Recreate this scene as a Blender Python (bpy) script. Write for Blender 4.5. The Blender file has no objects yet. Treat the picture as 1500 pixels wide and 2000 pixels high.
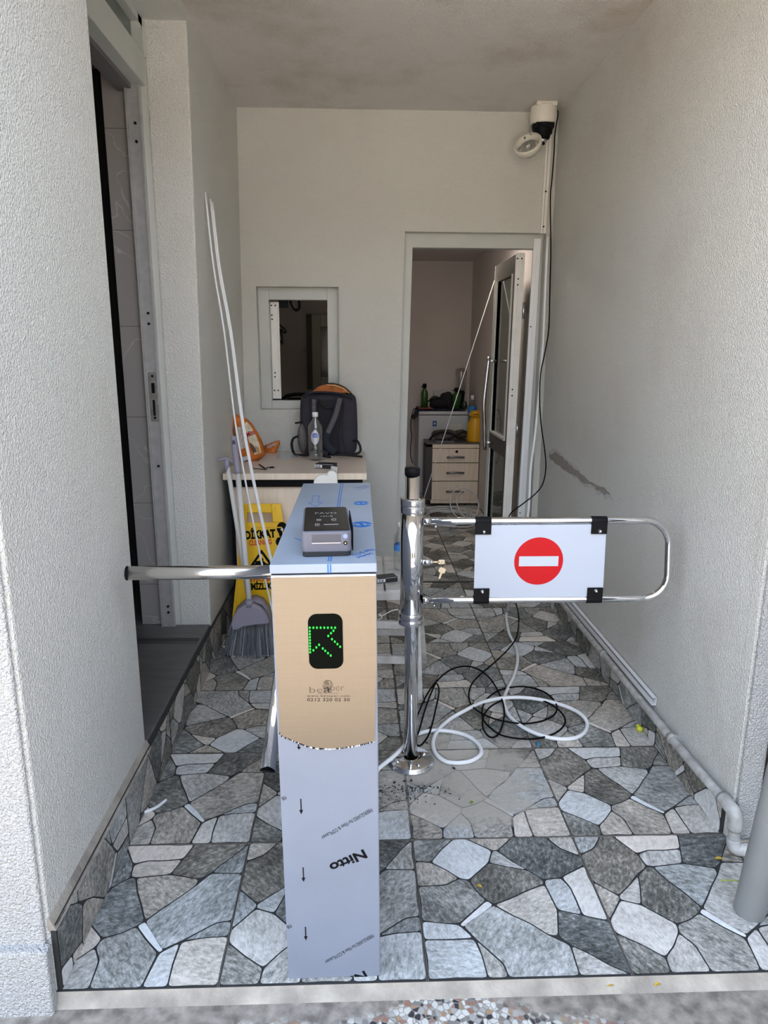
import bpy, bmesh, math, random
from mathutils import Vector, Matrix
import numpy as np

# ---------------------------------------------------------------- camera, sky, sun, exposure
SC = bpy.context.scene
COL = SC.collection
EXPOSURE = 0.44
SKY_STRENGTH = 1.0
ADDED_LAMP = 30.0
FPX = 1374.4
PITCH, YAW, ROLL = .2254, .0366, .0047
_cp, _sp, _cy, _sy = math.cos(PITCH), math.sin(PITCH), math.cos(YAW), math.sin(YAW)
FW = Vector((_sy*_cp, _cy*_cp, -_sp)); _r = Vector((_cy, -_sy, 0)); _u = _r.cross(FW)
RT = math.cos(ROLL)*_r + math.sin(ROLL)*_u
UP = -math.sin(ROLL)*_r + math.cos(ROLL)*_u
EYE = Vector((0, 0, 1.5))
cd = bpy.data.cameras.new('camera'); cam = bpy.data.objects.new('camera', cd); COL.objects.link(cam)
cd.sensor_fit = 'VERTICAL'; cd.sensor_height = 24; cd.lens = FPX/2000*24; cd.clip_start = .02; cd.clip_end = 500
cam.matrix_world = Matrix(((RT.x, UP.x, -FW.x, EYE.x), (RT.y, UP.y, -FW.y, EYE.y), (RT.z, UP.z, -FW.z, EYE.z), (0, 0, 0, 1)))
SC.camera = cam
SC.view_settings.view_transform = 'Standard'; SC.view_settings.look = 'None'
SC.view_settings.gamma = 1; SC.view_settings.use_curve_mapping = False
SC.view_settings.exposure = EXPOSURE

def make_world():
    w = bpy.data.worlds.new('sky'); SC.world = w; w.use_nodes = True
    nt = w.node_tree; nt.nodes.clear()
    out = nt.nodes.new('ShaderNodeOutputWorld'); bg = nt.nodes.new('ShaderNodeBackground')
    tc = nt.nodes.new('ShaderNodeTexCoord'); sep = nt.nodes.new('ShaderNodeSeparateXYZ')
    nt.links.new(tc.outputs['Generated'], sep.inputs[0])
    # surroundings: pale sunlit facades, dark trees, bright hazy sky above them
    noi = nt.nodes.new('ShaderNodeTexNoise'); noi.inputs['Scale'].default_value = 5; noi.inputs['Detail'].default_value = 4
    mp = nt.nodes.new('ShaderNodeMapping'); mp.inputs['Scale'].default_value = (1, 1, .25)
    nt.links.new(tc.outputs['Generated'], mp.inputs[0]); nt.links.new(mp.outputs[0], noi.inputs['Vector'])
    fac = nt.nodes.new('ShaderNodeValToRGB')
    e = fac.color_ramp.elements
    e[0].position = .40; e[0].color = (.20, .21, .15, 1)
    e[1].position = .52; e[1].color = (1.5, 1.3, 1.05, 1)
    x = e.new(.66); x.color = (2.0, 1.85, 1.6, 1)
    nt.links.new(noi.outputs['Fac'], fac.inputs[0])
    sky = nt.nodes.new('ShaderNodeValToRGB'); s = sky.color_ramp.elements
    s[0].position = 0; s[0].color = (4.1, 4.45, 5.0, 1); s[1].position = 1; s[1].color = (.75, 1.1, 1.75, 1)
    nt.links.new(sep.outputs[2], sky.inputs[0])
    ma = nt.nodes.new('ShaderNodeMath'); ma.operation = 'MULTIPLY_ADD'; ma.inputs[1].default_value = .22; 
    nt.links.new(noi.outputs['Fac'], ma.inputs[0]); nt.links.new(sep.outputs[2], ma.inputs[2])
    gt = nt.nodes.new('ShaderNodeMapRange'); gt.inputs['From Min'].default_value = .27; gt.inputs['From Max'].default_value = .32
    nt.links.new(ma.outputs[0], gt.inputs[0])
    mix = nt.nodes.new('ShaderNodeMix'); mix.data_type = 'RGBA'
    nt.links.new(gt.outputs[0], mix.inputs[0]); nt.links.new(fac.outputs[0], mix.inputs[6]); nt.links.new(sky.outputs[0], mix.inputs[7])
    nt.links.new(mix.outputs[2], bg.inputs[0]); bg.inputs[1].default_value = SKY_STRENGTH
    nt.links.new(bg.outputs[0], out.inputs[0])
make_world()
sun_d = bpy.data.lights.new('sun', 'SUN'); sun_d.energy = 23; sun_d.angle = .02; sun_d.color = (1, .88, .72)
sun = bpy.data.objects.new('sun', sun_d); COL.objects.link(sun)
sun.rotation_euler = Vector((.25, .26, 1.0)).to_track_quat('Z', 'Y').to_euler()   # light comes from behind the building, over its roof

# ---------------------------------------------------------------- where a pixel of the photograph meets a real plane
def ray(px, py): return FW + (px-750)/FPX*RT - (py-1000)/FPX*UP
def onx(px, py, x): d = ray(px, py); return EYE + d*((x-EYE.x)/d.x)
def ony(px, py, y): d = ray(px, py); return EYE + d*((y-EYE.y)/d.y)
def inwall(p, g=.007): p.x = min(p.x, 1.161-g); return p
def onz(px, py, z=0): d = ray(px, py); return EYE + d*((z-EYE.z)/d.z)

# ---------------------------------------------------------------- materials
MATS = {}
def mat(name, color, rough=.6, metal=0., var=0., vscale=8, bump=0., bscale=60, bdetail=3, spec=.5, emit=None, estr=0, clear=0., stain=None, vary_col=None, stretch=None):
    if name in MATS: return MATS[name]
    m = bpy.data.materials.new(name); m.use_nodes = True; nt = m.node_tree
    b = nt.nodes['Principled BSDF']; L = nt.links.new
    b.inputs['Roughness'].default_value = rough; b.inputs['Metallic'].default_value = metal
    b.inputs['Specular IOR Level'].default_value = spec
    c4 = tuple(color)+(1,)
    b.inputs['Base Color'].default_value = c4
    tc = nt.nodes.new('ShaderNodeTexCoord'); vec = tc.outputs['Object']
    if stretch:
        mp = nt.nodes.new('ShaderNodeMapping'); mp.inputs['Scale'].default_value = stretch; L(vec, mp.inputs[0]); vec = mp.outputs[0]
    if var > 0:
        n = nt.nodes.new('ShaderNodeTexNoise'); n.inputs['Scale'].default_value = vscale; n.inputs['Detail'].default_value = 5
        L(vec, n.inputs['Vector'])
        r = nt.nodes.new('ShaderNodeMapRange'); r.inputs['From Min'].default_value = .3; r.inputs['From Max'].default_value = .7
        L(n.outputs['Fac'], r.inputs[0])
        mx = nt.nodes.new('ShaderNodeMix'); mx.data_type = 'RGBA'
        lo = vary_col or tuple(c*(1-var) for c in color)
        mx.inputs[6].default_value = tuple(lo)+(1,); mx.inputs[7].default_value = tuple(min(1, c*(1+var*.4)) for c in color)+(1,)
        L(r.outputs[0], mx.inputs[0]); L(mx.outputs[2], b.inputs['Base Color'])
    if bump > 0:
        n2 = nt.nodes.new('ShaderNodeTexNoise'); n2.inputs['Scale'].default_value = bscale; n2.inputs['Detail'].default_value = bdetail
        L(vec, n2.inputs['Vector'])
        bp = nt.nodes.new('ShaderNodeBump'); bp.inputs['Strength'].default_value = 1; bp.inputs['Distance'].default_value = bump
        L(n2.outputs['Fac'], bp.inputs['Height']); L(bp.outputs[0], b.inputs['Normal'])
    if emit: b.inputs['Emission Color'].default_value = tuple(emit)+(1,); b.inputs['Emission Strength'].default_value = estr
    if clear: b.inputs['Coat Weight'].default_value = clear
    MATS[name] = m; return m

def clear_mat(name, tint=(.92, .95, .95), keep=.8, rough=.03):
    if name in MATS: return MATS[name]
    m = bpy.data.materials.new(name); m.use_nodes = True; nt = m.node_tree; nt.nodes.clear(); L = nt.links.new
    o = nt.nodes.new('ShaderNodeOutputMaterial'); t = nt.nodes.new('ShaderNodeBsdfTransparent'); t.inputs[0].default_value = tuple(tint)+(1,)
    g = nt.nodes.new('ShaderNodeBsdfGlossy'); g.inputs['Roughness'].default_value = rough
    lw = nt.nodes.new('ShaderNodeLayerWeight'); lw.inputs[0].default_value = .35
    mr = nt.nodes.new('ShaderNodeMapRange'); mr.inputs['To Min'].default_value = (1-keep)*.35; mr.inputs['To Max'].default_value = min(1, (1-keep)*3.2)
    L(lw.outputs['Facing'], mr.inputs[0])
    mx = nt.nodes.new('ShaderNodeMixShader'); L(mr.outputs[0], mx.inputs[0]); L(t.outputs[0], mx.inputs[1]); L(g.outputs[0], mx.inputs[2])
    L(mx.outputs[0], o.inputs[0]); MATS[name] = m; return m

def plaster(name, color, stain=(.50, .44, .36), amt=.25, dist=.0027, scale=175):
    """roller-textured exterior paint, with faint blotches and grime"""
    m = bpy.data.materials.new(name); m.use_nodes = True; nt = m.node_tree; L = nt.links.new
    b = nt.nodes['Principled BSDF']; b.inputs['Roughness'].default_value = .62; b.inputs['Specular IOR Level'].default_value = .35
    tc = nt.nodes.new('ShaderNodeTexCoord'); vec = tc.outputs['Object']
    v = nt.nodes.new('ShaderNodeTexNoise'); v.inputs['Scale'].default_value = scale; v.inputs['Detail'].default_value = 2.5; v.inputs['Roughness'].default_value = .45
    v.inputs['Distortion'].default_value = .25
    L(vec, v.inputs['Vector'])
    cr = nt.nodes.new('ShaderNodeMapRange'); cr.inputs['From Min'].default_value = .35; cr.inputs['From Max'].default_value = .68; L(v.outputs['Fac'], cr.inputs[0])
    w = nt.nodes.new('ShaderNodeTexNoise'); w.inputs['Scale'].default_value = 3.; w.inputs['Detail'].default_value = 3; L(vec, w.inputs['Vector'])
    ad = nt.nodes.new('ShaderNodeMath'); ad.operation = 'MULTIPLY_ADD'; ad.inputs[1].default_value = 2.2; L(w.outputs['Fac'], ad.inputs[0]); L(cr.outputs[0], ad.inputs[2])
    bp = nt.nodes.new('ShaderNodeBump'); bp.inputs['Distance'].default_value = dist; bp.inputs['Strength'].default_value = 1
    L(ad.outputs[0], bp.inputs['Height']); L(bp.outputs[0], b.inputs['Normal'])
    n = nt.nodes.new('ShaderNodeTexNoise'); n.inputs['Scale'].default_value = 1.7; n.inputs['Detail'].default_value = 7; n.inputs['Roughness'].default_value = .62
    L(vec, n.inputs['Vector'])
    r = nt.nodes.new('ShaderNodeMapRange'); r.inputs['From Min'].default_value = .50; r.inputs['From Max'].default_value = .78; r.inputs['To Max'].default_value = amt
    L(n.outputs['Fac'], r.inputs[0])
    mx = nt.nodes.new('ShaderNodeMix'); mx.data_type = 'RGBA'; mx.inputs[6].default_value = tuple(color)+(1,); mx.inputs[7].default_value = tuple(stain)+(1,)
    L(r.outputs[0], mx.inputs[0]); L(mx.outputs[2], b.inputs['Base Color'])
    MATS[name] = m; return m

# ---------------------------------------------------------------- mesh builder
class MB:
    def __init__(s): s.bm = bmesh.new(); s.mi = 0
    def _f(s, vs):
        try:
            f = s.bm.faces.new(vs); f.material_index = s.mi; return f
        except ValueError: return None
    def box(s, a, b, M=None):
        x0, y0, z0 = a; x1, y1, z1 = b
        if x0 > x1: x0, x1 = x1, x0
        if y0 > y1: y0, y1 = y1, y0
        if z0 > z1: z0, z1 = z1, z0
        c = [(x0, y0, z0), (x1, y0, z0), (x1, y1, z0), (x0, y1, z0), (x0, y0, z1), (x1, y0, z1), (x1, y1, z1), (x0, y1, z1)]
        v = [s.bm.verts.new(M @ Vector(p) if M else p) for p in c]
        for q in ((0, 3, 2, 1), (4, 5, 6, 7), (0, 1, 5, 4), (1, 2, 6, 5), (2, 3, 7, 6), (3, 0, 4, 7)): s._f([v[i] for i in q])
        return s
    def prism(s, pts, d):
        """polygon pts (3D list) extruded by vector d"""
        d = Vector(d); a = [s.bm.verts.new(Vector(p)) for p in pts]; b = [s.bm.verts.new(Vector(p)+d) for p in pts]
        n = len(pts); s._f(a[::-1]); s._f(b)
        for i in range(n): s._f([a[i], a[(i+1) % n], b[(i+1) % n], b[i]])
        return s
    def poly(s, pts): s._f([s.bm.verts.new(Vector(p)) for p in pts]); return s
    def grid(s, P):
        """P[i][j] points"""
        V = [[s.bm.verts.new(Vector(p)) for p in row] for row in P]
        for i in range(len(P)-1):
            for j in range(len(P[0])-1): s._f([V[i][j], V[i][j+1], V[i+1][j+1], V[i+1][j]])
        return s
    def cyl(s, a, b, r, r2=None, n=24, cap=True):
        a = Vector(a); b = Vector(b); d = (b-a).normalized(); r2 = r if r2 is None else r2
        t = Vector((0, 0, 1)) if abs(d.z) < .9 else Vector((1, 0, 0)); u = d.cross(t).normalized(); w = d.cross(u)
        A = [s.bm.verts.new(a+(u*math.cos(k*2*math.pi/n)+w*math.sin(k*2*math.pi/n))*r) for k in range(n)]
        B = [s.bm.verts.new(b+(u*math.cos(k*2*math.pi/n)+w*math.sin(k*2*math.pi/n))*r2) for k in range(n)]
        for k in range(n):
            f = s._f([A[k], A[(k+1) % n], B[(k+1) % n], B[k]])
            if f: f.smooth = True
        if cap: s._f(A[::-1]); s._f(B)
        return s
    def lathe(s, prof, o=(0, 0, 0), ax=(0, 0, 1), n=32, sx=1, sy=1):
        o = Vector(o); d = Vector(ax).normalized(); t = Vector((1, 0, 0)) if abs(d.x) < .9 else Vector((0, 1, 0))
        u = (t-d*t.dot(d)).normalized(); w = d.cross(u); R = []
        for r, z in prof:
            if r < 1e-6: R.append([s.bm.verts.new(o+d*z)])
            else: R.append([s.bm.verts.new(o+d*z+u*math.cos(k*2*math.pi/n)*r*sx+w*math.sin(k*2*math.pi/n)*r*sy) for k in range(n)])
        for A, B in zip(R[:-1], R[1:]):
            for k in range(n):
                k2 = (k+1) % n
                if len(A) == 1 and len(B) == 1: continue
                if len(A) == 1: f = s._f([A[0], B[k2], B[k]])
                elif len(B) == 1: f = s._f([A[k], A[k2], B[0]])
                else: f = s._f([A[k], A[k2], B[k2], B[k]])
                if f: f.smooth = True
        return s
    def tube(s, pts, r, n=8, sub=6, closed=False, ry=None, up=None, cap=True):
        """smooth tube (Catmull-Rom through pts); ry gives a flat ribbon section with its thin side along up"""
        P = [Vector(p) for p in pts]
        if sub > 1:
            Q = []
            m = len(P)
            for i in range(m if closed else m-1):
                p0 = P[(i-1) % m] if (closed or i > 0) else P[0]*2-P[1]
                p1 = P[i]; p2 = P[(i+1) % m]; p3 = P[(i+2) % m] if (closed or i+2 < m) else P[-1]*2-P[-2]
                for k in range(sub):
                    t = k/sub
                    Q.append(.5*((2*p1)+(p2-p0)*t+(2*p0-5*p1+4*p2-p3)*t*t+(3*p1-p0-3*p2+p3)*t**3))
            if not closed: Q.append(P[-1])
            P = Q
        rings = []; m = len(P); ref = None
        for i, p in enumerate(P):
            d = (P[(i+1) % m]-P[(i-1) % m]) if closed else (P[min(i+1, m-1)]-P[max(i-1, 0)])
            d = d.normalized() if d.length > 1e-9 else Vector((0, 0, 1))
            if up is not None: ref = Vector(up)
            elif ref is None: ref = Vector((0, 0, 1)) if abs(d.z) < .9 else Vector((1, 0, 0))
            w = (ref-d*ref.dot(d)); w = w.normalized() if w.length > 1e-6 else d.orthogonal().normalized()
            if up is None: ref = w
            u = d.cross(w)
            rr = ry if ry is not None else r
            rings.append([s.bm.verts.new(p+u*math.cos(k*2*math.pi/n+math.pi/n)*r+w*math.sin(k*2*math.pi/n+math.pi/n)*rr) for k in range(n)])
        for i in range(m if closed else m-1):
            A, B = rings[i], rings[(i+1) % m]
            for k in range(n):
                f = s._f([A[k], A[(k+1) % n], B[(k+1) % n], B[k]])
                if f: f.smooth = n > 4
        if cap and not closed: s._f(rings[0][::-1]); s._f(rings[-1])
        return s
    def blob(s, c, rad, seed=0, amp=.12, n=3, M=None):
        rn = random.Random(seed); t = bmesh.new(); bmesh.ops.create_icosphere(t, subdivisions=n, radius=1)
        ph = [(Vector((rn.uniform(-3, 3), rn.uniform(-3, 3), rn.uniform(-3, 3))), rn.uniform(0, 6)) for _ in range(5)]
        for v in t.verts:
            k = 1+amp*sum(math.sin(v.co.dot(a)*1.3+b) for a, b in ph)/2
            v.co = Vector((v.co.x*rad[0]*k, v.co.y*rad[1]*k, v.co.z*rad[2]*k))
            if M: v.co = M @ v.co
            v.co += Vector(c)
        mp = {v: s.bm.verts.new(v.co) for v in t.verts}
        for f in t.faces:
            g = s._f([mp[v] for v in f.verts])
            if g: g.smooth = True
        t.free(); return s
    def mesh(s, me, M):
        vs = [s.bm.verts.new(M @ v.co) for v in me.vertices]
        for p in me.polygons: s._f([vs[i] for i in p.vertices])
        return s
    def build(s, name, m, parent=None, bevel=0, seg=2, recalc=True, smooth=False, solid=0, subsurf=0):
        if recalc: bmesh.ops.recalc_face_normals(s.bm, faces=s.bm.faces)
        if smooth:
            for f in s.bm.faces: f.smooth = True
        me = bpy.data.meshes.new(name); s.bm.to_mesh(me); s.bm.free()
        for x in (m if isinstance(m, (list, tuple)) else [m]): me.materials.append(x)
        o = bpy.data.objects.new(name, me); COL.objects.link(o)
        if parent: o.parent = parent
        if solid: q = o.modifiers.new('solid', 'SOLIDIFY'); q.thickness = solid; q.offset = 0
        if subsurf: q = o.modifiers.new('sub', 'SUBSURF'); q.levels = subsurf; q.render_levels = subsurf
        if bevel:
            q = o.modifiers.new('bevel', 'BEVEL'); q.width = bevel; q.segments = seg; q.limit_method = 'ANGLE'; q.angle_limit = .6
            q.harden_normals = False
        return o

def tag(o, label=None, cat=None, group=None, kind=None):
    if label: o['label'] = label
    if cat: o['category'] = cat
    if group: o['group'] = group
    if kind: o['kind'] = kind
    return o
def thing(name, label, cat, loc=(0, 0, 0), rot=(0, 0, 0), group=None):
    o = bpy.data.objects.new(name, None); COL.objects.link(o); o.location = loc; o.rotation_euler = rot; o.empty_display_size = .05
    return tag(o, label, cat, group)
def struct(o): o['kind'] = 'structure'; return o

def text_me(txt, bold=0., spacing=1., font_extrude=.0):
    cu = bpy.data.curves.new('lettering', 'FONT'); cu.body = txt; cu.size = 1; cu.offset = bold; cu.extrude = font_extrude
    cu.space_character = spacing; cu.align_x = 'LEFT'; cu.resolution_u = 3
    t = bpy.data.objects.new('lettering', cu); COL.objects.link(t)
    dg = bpy.context.evaluated_depsgraph_get(); dg.update()
    me = bpy.data.meshes.new_from_object(t.evaluated_get(dg))
    bpy.data.objects.remove(t); bpy.data.curves.remove(cu)
    xs = [v.co.x for v in me.vertices]; ys = [v.co.y for v in me.vertices]
    return me, min(xs), max(xs), min(ys), max(ys)
def add_text(mb, txt, origin, xdir, width, height=None, normal=None, bold=0., spacing=1., anchor=(0, 0), up=None, ex=.0006):
    """lettering on a surface: baseline starts at origin, runs along xdir, fitted to width (and height)"""
    me, x0, x1, y0, y1 = text_me(txt, bold, spacing)
    xd = Vector(xdir).normalized(); n = Vector(normal).normalized(); xd = (xd-n*xd.dot(n)).normalized(); yd = n.cross(xd)
    sx = width/(x1-x0); sy = sx if height is None else height/(y1-y0)
    o = Vector(origin)+n*ex
    M = Matrix(((xd.x*sx, yd.x*sy, n.x, o.x), (xd.y*sx, yd.y*sy, n.y, o.y), (xd.z*sx, yd.z*sy, n.z, o.z), (0, 0, 0, 1))) @ Matrix.Translation((-x0-anchor[0]*(x1-x0), -y0-anchor[1]*(y1-y0), 0))
    mb.mesh(me, M); bpy.data.meshes.remove(me); return mb

# ---------------------------------------------------------------- dimensions of the porch
XL, XR, YB, ZC = -.727, 1.161, 4.43, 2.842
YF = 1.414; TS = .5079; TX = .1639
GREY = (.67, .67, .63)
M_wall = plaster('grey_exterior_paint', GREY, amt=.22)
M_wallb = plaster('grey_exterior_paint_dimmed', (.60, .595, .55), amt=.28, dist=.0016, scale=190)  # same grey paint, base darkened to bring down the rear wall's brightness
M_wallr = plaster('grey_exterior_paint_right', GREY, stain=(.46, .36, .28), amt=.30)
M_ceil = plaster('pale_ceiling_paint', (.70, .675, .64), stain=(.42, .34, .25), amt=.75, dist=.0032, scale=160)
M_white = plaster('pale_front_paint', (.50, .50, .49), stain=(.42, .37, .31), amt=.25, dist=.005)
M_trimp = mat('smooth_grey_paint', (.52, .535, .50), .45, var=.08, vscale=4)
M_room = mat('off_white_room_paint', (.66, .61, .585), .8, var=.08, vscale=2)
M_dark = mat('dark_void', (.012, .012, .014), .8, spec=.2)
M_grout = mat('dark_grout', (.030, .030, .030), .9)
M_joint = mat('tile_joint', (.20, .18, .155), .9, var=.4, vscale=40)
M_conc = mat('weathered_concrete', (.40, .36, .30), .9, var=.4, vscale=12, bump=.003, bscale=90, vary_col=(.24, .21, .18))
M_chrome = mat('polished_steel', (.68, .68, .69), .06, 1.)
M_alu = mat('satin_aluminium', (.62, .62, .63), .32, 1., var=.1, vscale=30)
M_whitepl = mat('white_plastic', (.78, .79, .80), .4)
M_black = mat('black_plastic', (.008, .008, .009), .45, spec=.08)
M_glass = clear_mat('window_glass', (.55, .62, .58), .8)

# ---------------------------------------------------------------- flagstone tiles
def add_dust(nt, col_socket):
    """spilled cement dust around the foot of the gate post, lying on stones and joints alike"""
    L = nt.links.new
    geo = nt.nodes.new('ShaderNodeNewGeometry')
    def patch(c, rx, ry, lo, hi, nsc, w):
        mpp = nt.nodes.new('ShaderNodeMapping'); mpp.vector_type = 'TEXTURE'; mpp.inputs['Location'].default_value = (c[0], c[1], 0); mpp.inputs['Scale'].default_value = (rx, ry, 50)
        L(geo.outputs['Position'], mpp.inputs[0])
        ln = nt.nodes.new('ShaderNodeVectorMath'); ln.operation = 'LENGTH'; L(mpp.outputs[0], ln.inputs[0])
        nn = nt.nodes.new('ShaderNodeTexNoise'); nn.inputs['Scale'].default_value = nsc; nn.inputs['Detail'].default_value = 9; nn.inputs['Roughness'].default_value = .68; L(geo.outputs['Position'], nn.inputs['Vector'])
        ad = nt.nodes.new('ShaderNodeMath'); ad.operation = 'MULTIPLY_ADD'; ad.inputs[1].default_value = w; L(nn.outputs['Fac'], ad.inputs[0]); L(ln.outputs['Value'], ad.inputs[2])
        mr = nt.nodes.new('ShaderNodeMapRange'); mr.inputs['From Min'].default_value = lo; mr.inputs['From Max'].default_value = hi; mr.inputs['To Min'].default_value = .86; mr.inputs['To Max'].default_value = 0
        L(ad.outputs[0], mr.inputs[0]); return mr.outputs[0]
    d1 = patch((.38, 2.33), .34, .32, 1.58, 2.10, 9, 2.2)
    d2 = patch((.36, 2.08), .30, .14, 1.60, 2.05, 18, 2.2)
    mxm = nt.nodes.new('ShaderNodeMath'); mxm.operation = 'MAXIMUM'; L(d1, mxm.inputs[0]); L(d2, mxm.inputs[1])
    du = nt.nodes.new('ShaderNodeMix'); du.data_type = 'RGBA'; du.inputs[7].default_value = (.50, .465, .40, 1)
    L(mxm.outputs[0], du.inputs[0])
    if col_socket is None: du.inputs[6].default_value = (.030, .030, .030, 1)
    else: L(col_socket, du.inputs[6])
    return du.outputs[2]
def stone_mat():
    m = bpy.data.materials.new('flagstone_print'); m.use_nodes = True; nt = m.node_tree; L = nt.links.new
    b = nt.nodes['Principled BSDF']; b.inputs['Roughness'].default_value = .5; b.inputs['Specular IOR Level'].default_value = .4
    at = nt.nodes.new('ShaderNodeAttribute'); at.attribute_name = 'stone'; at.attribute_type = 'GEOMETRY'
    sp = nt.nodes.new('ShaderNodeSeparateColor'); L(at.outputs['Color'], sp.inputs[0])
    tc = nt.nodes.new('ShaderNodeTexCoord')
    # every stone has its own grain direction
    rot = nt.nodes.new('ShaderNodeVectorRotate'); rot.rotation_type = 'Z_AXIS'
    an = nt.nodes.new('ShaderNodeMath'); an.operation = 'MULTIPLY'; an.inputs[1].default_value = 6.28; L(sp.outputs[1], an.inputs[0])
    L(tc.outputs['Object'], rot.inputs['Vector']); L(an.outputs[0], rot.inputs['Angle'])
    mp = nt.nodes.new('ShaderNodeMapping'); mp.inputs['Scale'].default_value = (46, 84, 70); L(rot.outputs[0], mp.inputs[0])
    n = nt.nodes.new('ShaderNodeTexNoise'); n.inputs['Scale'].default_value = 1; n.inputs['Detail'].default_value = 9; n.inputs['Roughness'].default_value = .80; n.inputs['Distortion'].default_value = .25
    L(mp.outputs[0], n.inputs['Vector'])
    n2 = nt.nodes.new('ShaderNodeTexNoise'); n2.inputs['Scale'].default_value = 9; n2.inputs['Detail'].default_value = 5; L(rot.outputs[0], n2.inputs['Vector'])
    a = nt.nodes.new('ShaderNodeMath'); a.operation = 'MULTIPLY_ADD'; a.inputs[1].default_value = 3.0; a.inputs[2].default_value = -1.5; L(n.outputs['Fac'], a.inputs[0])
    a2 = nt.nodes.new('ShaderNodeMath'); a2.operation = 'MULTIPLY_ADD'; a2.inputs[1].default_value = .9; a2.inputs[2].default_value = -.45; L(n2.outputs['Fac'], a2.inputs[0])
    sm = nt.nodes.new('ShaderNodeMath'); sm.operation = 'ADD'; L(a.outputs[0], sm.inputs[0]); L(a2.outputs[0], sm.inputs[1])
    # light stones are calmer than dark ones
    amp = nt.nodes.new('ShaderNodeMapRange'); amp.inputs['From Min'].default_value = .2; amp.inputs['From Max'].default_value = .85; amp.inputs['To Min'].default_value = .72; amp.inputs['To Max'].default_value = .42
    L(sp.outputs[0], amp.inputs[0])
    ml = nt.nodes.new('ShaderNodeMath'); ml.operation = 'MULTIPLY_ADD'; L(sm.outputs[0], ml.inputs[0]); L(amp.outputs[0], ml.inputs[1]); L(sp.outputs[0], ml.inputs[2])
    rp = nt.nodes.new('ShaderNodeValToRGB'); e = rp.color_ramp.elements
    e[0].position = .0; e[0].color = (.040, .041, .037, 1); e[1].position = 1.; e[1].color = (.86, .85, .83, 1)
    q = e.new(.30); q.color = (.165, .168, .155, 1); q = e.new(.52); q.color = (.40, .395, .37, 1); q = e.new(.75); q.color = (.68, .665, .64, 1)
    L(ml.outputs[0], rp.inputs[0])
    hs = nt.nodes.new('ShaderNodeMix'); hs.data_type = 'RGBA'; hs.blend_type = 'MULTIPLY'; hs.inputs[0].default_value = 1
    tint = nt.nodes.new('ShaderNodeValToRGB'); te = tint.color_ramp.elements
    te[0].color = (1.05, .98, .90, 1); te[1].color = (.95, 1.0, 1.04, 1); te[0].position = .1; te[1].position = .8
    L(sp.outputs[2], tint.inputs[0]); L(rp.outputs[0], hs.inputs[6]); L(tint.outputs[0], hs.inputs[7])
    du = add_dust(nt, hs.outputs[2])
    L(du, b.inputs['Base Color'])
    bp = nt.nodes.new('ShaderNodeBump'); bp.inputs['Distance'].default_value = .0022; L(n.outputs['Fac'], bp.inputs['Height']); L(bp.outputs[0], b.inputs['Normal'])
    return m
M_stone = stone_mat()
M_grout.node_tree.links.new(add_dust(M_grout.node_tree, None), M_grout.node_tree.nodes['Principled BSDF'].inputs['Base Color'])
STONES = [(.55, [(0, 1), (.178, 1), (.101, .891), (0, .836)]), (.28, [(.178, 1), (.248, 1), (.347, .83), (.361, .725), (.115, .509), (0, .621), (0, .832), (.101, .887)]),
 (.80, [(.254, 1), (.668, 1), (.627, .871), (.422, .863), (.343, .836)]), (.64, [(.349, .83), (.422, .861), (.625, .868), (.585, .747), (.398, .725), (.361, .735)]),
 (.26, [(.67, 1), (1, 1), (.816, .749), (.758, .702), (.585, .747), (.627, .871)]), (.48, [(1, 1), (1, .741), (.816, .749)]),
 (.56, [(.396, .723), (.585, .745), (.758, .702), (.749, .652), (.538, .408)]),
 (.50, [(.816, .747), (1, .741), (1, .395), (.918, .385), (.768, .274), (.676, .217), (.538, .404), (.749, .652)]),
 (.30, [(.283, .655), (.361, .725), (.394, .721), (.536, .406), (.504, .373), (.441, .33), (.351, .3), (.215, .438)]),
 (.62, [(.115, .507), (.283, .657), (.215, .438), (.113, .477)]), (.56, [(0, .619), (.115, .507), (.111, .477), (0, .332)]),
 (.72, [(.113, .475), (.215, .436), (.351, .298), (.337, .247), (.201, .095), (0, .257), (0, .33)]), (.38, [(0, .255), (.201, .095), (.191, 0), (0, 0)]),
 (.56, [(.335, .245), (.384, .16), (.392, 0), (.191, 0), (.203, .095)]), (.44, [(.353, .298), (.441, .33), (.504, .372), (.662, .200), (.636, 0), (.392, 0), (.386, .162), (.337, .245)]),
 (.90, [(.504, .374), (.54, .406), (.686, .220), (.668, .198)]), (.70, [(.668, .198), (.758, .263), (.76, 0), (.638, 0)]),
 (.48, [(.764, .269), (.918, .383), (1, .395), (1, .294), (.863, .286)]), (.64, [(.762, .263), (.863, .286), (1, .294), (1, 0), (.76, 0)])]
def clip(poly, ax, val, keep_less):
    out = []
    for i in range(len(poly)):
        a, b = poly[i], poly[(i+1) % len(poly)]
        ia = (a[ax] <= val) == keep_less; ib = (b[ax] <= val) == keep_less
        if ia: out.append(a)
        if ia != ib:
            t = (val-a[ax])/(b[ax]-a[ax]); out.append((a[0]+(b[0]-a[0])*t, a[1]+(b[1]-a[1])*t))
    return out
def clipbox(p, x0, y0, x1, y1):
    for ax, v, k in ((0, x1, True), (0, x0, False), (1, y1, True), (1, y0, False)):
        p = clip(p, ax, v, k)
        if len(p) < 3: return []
    return p
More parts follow.
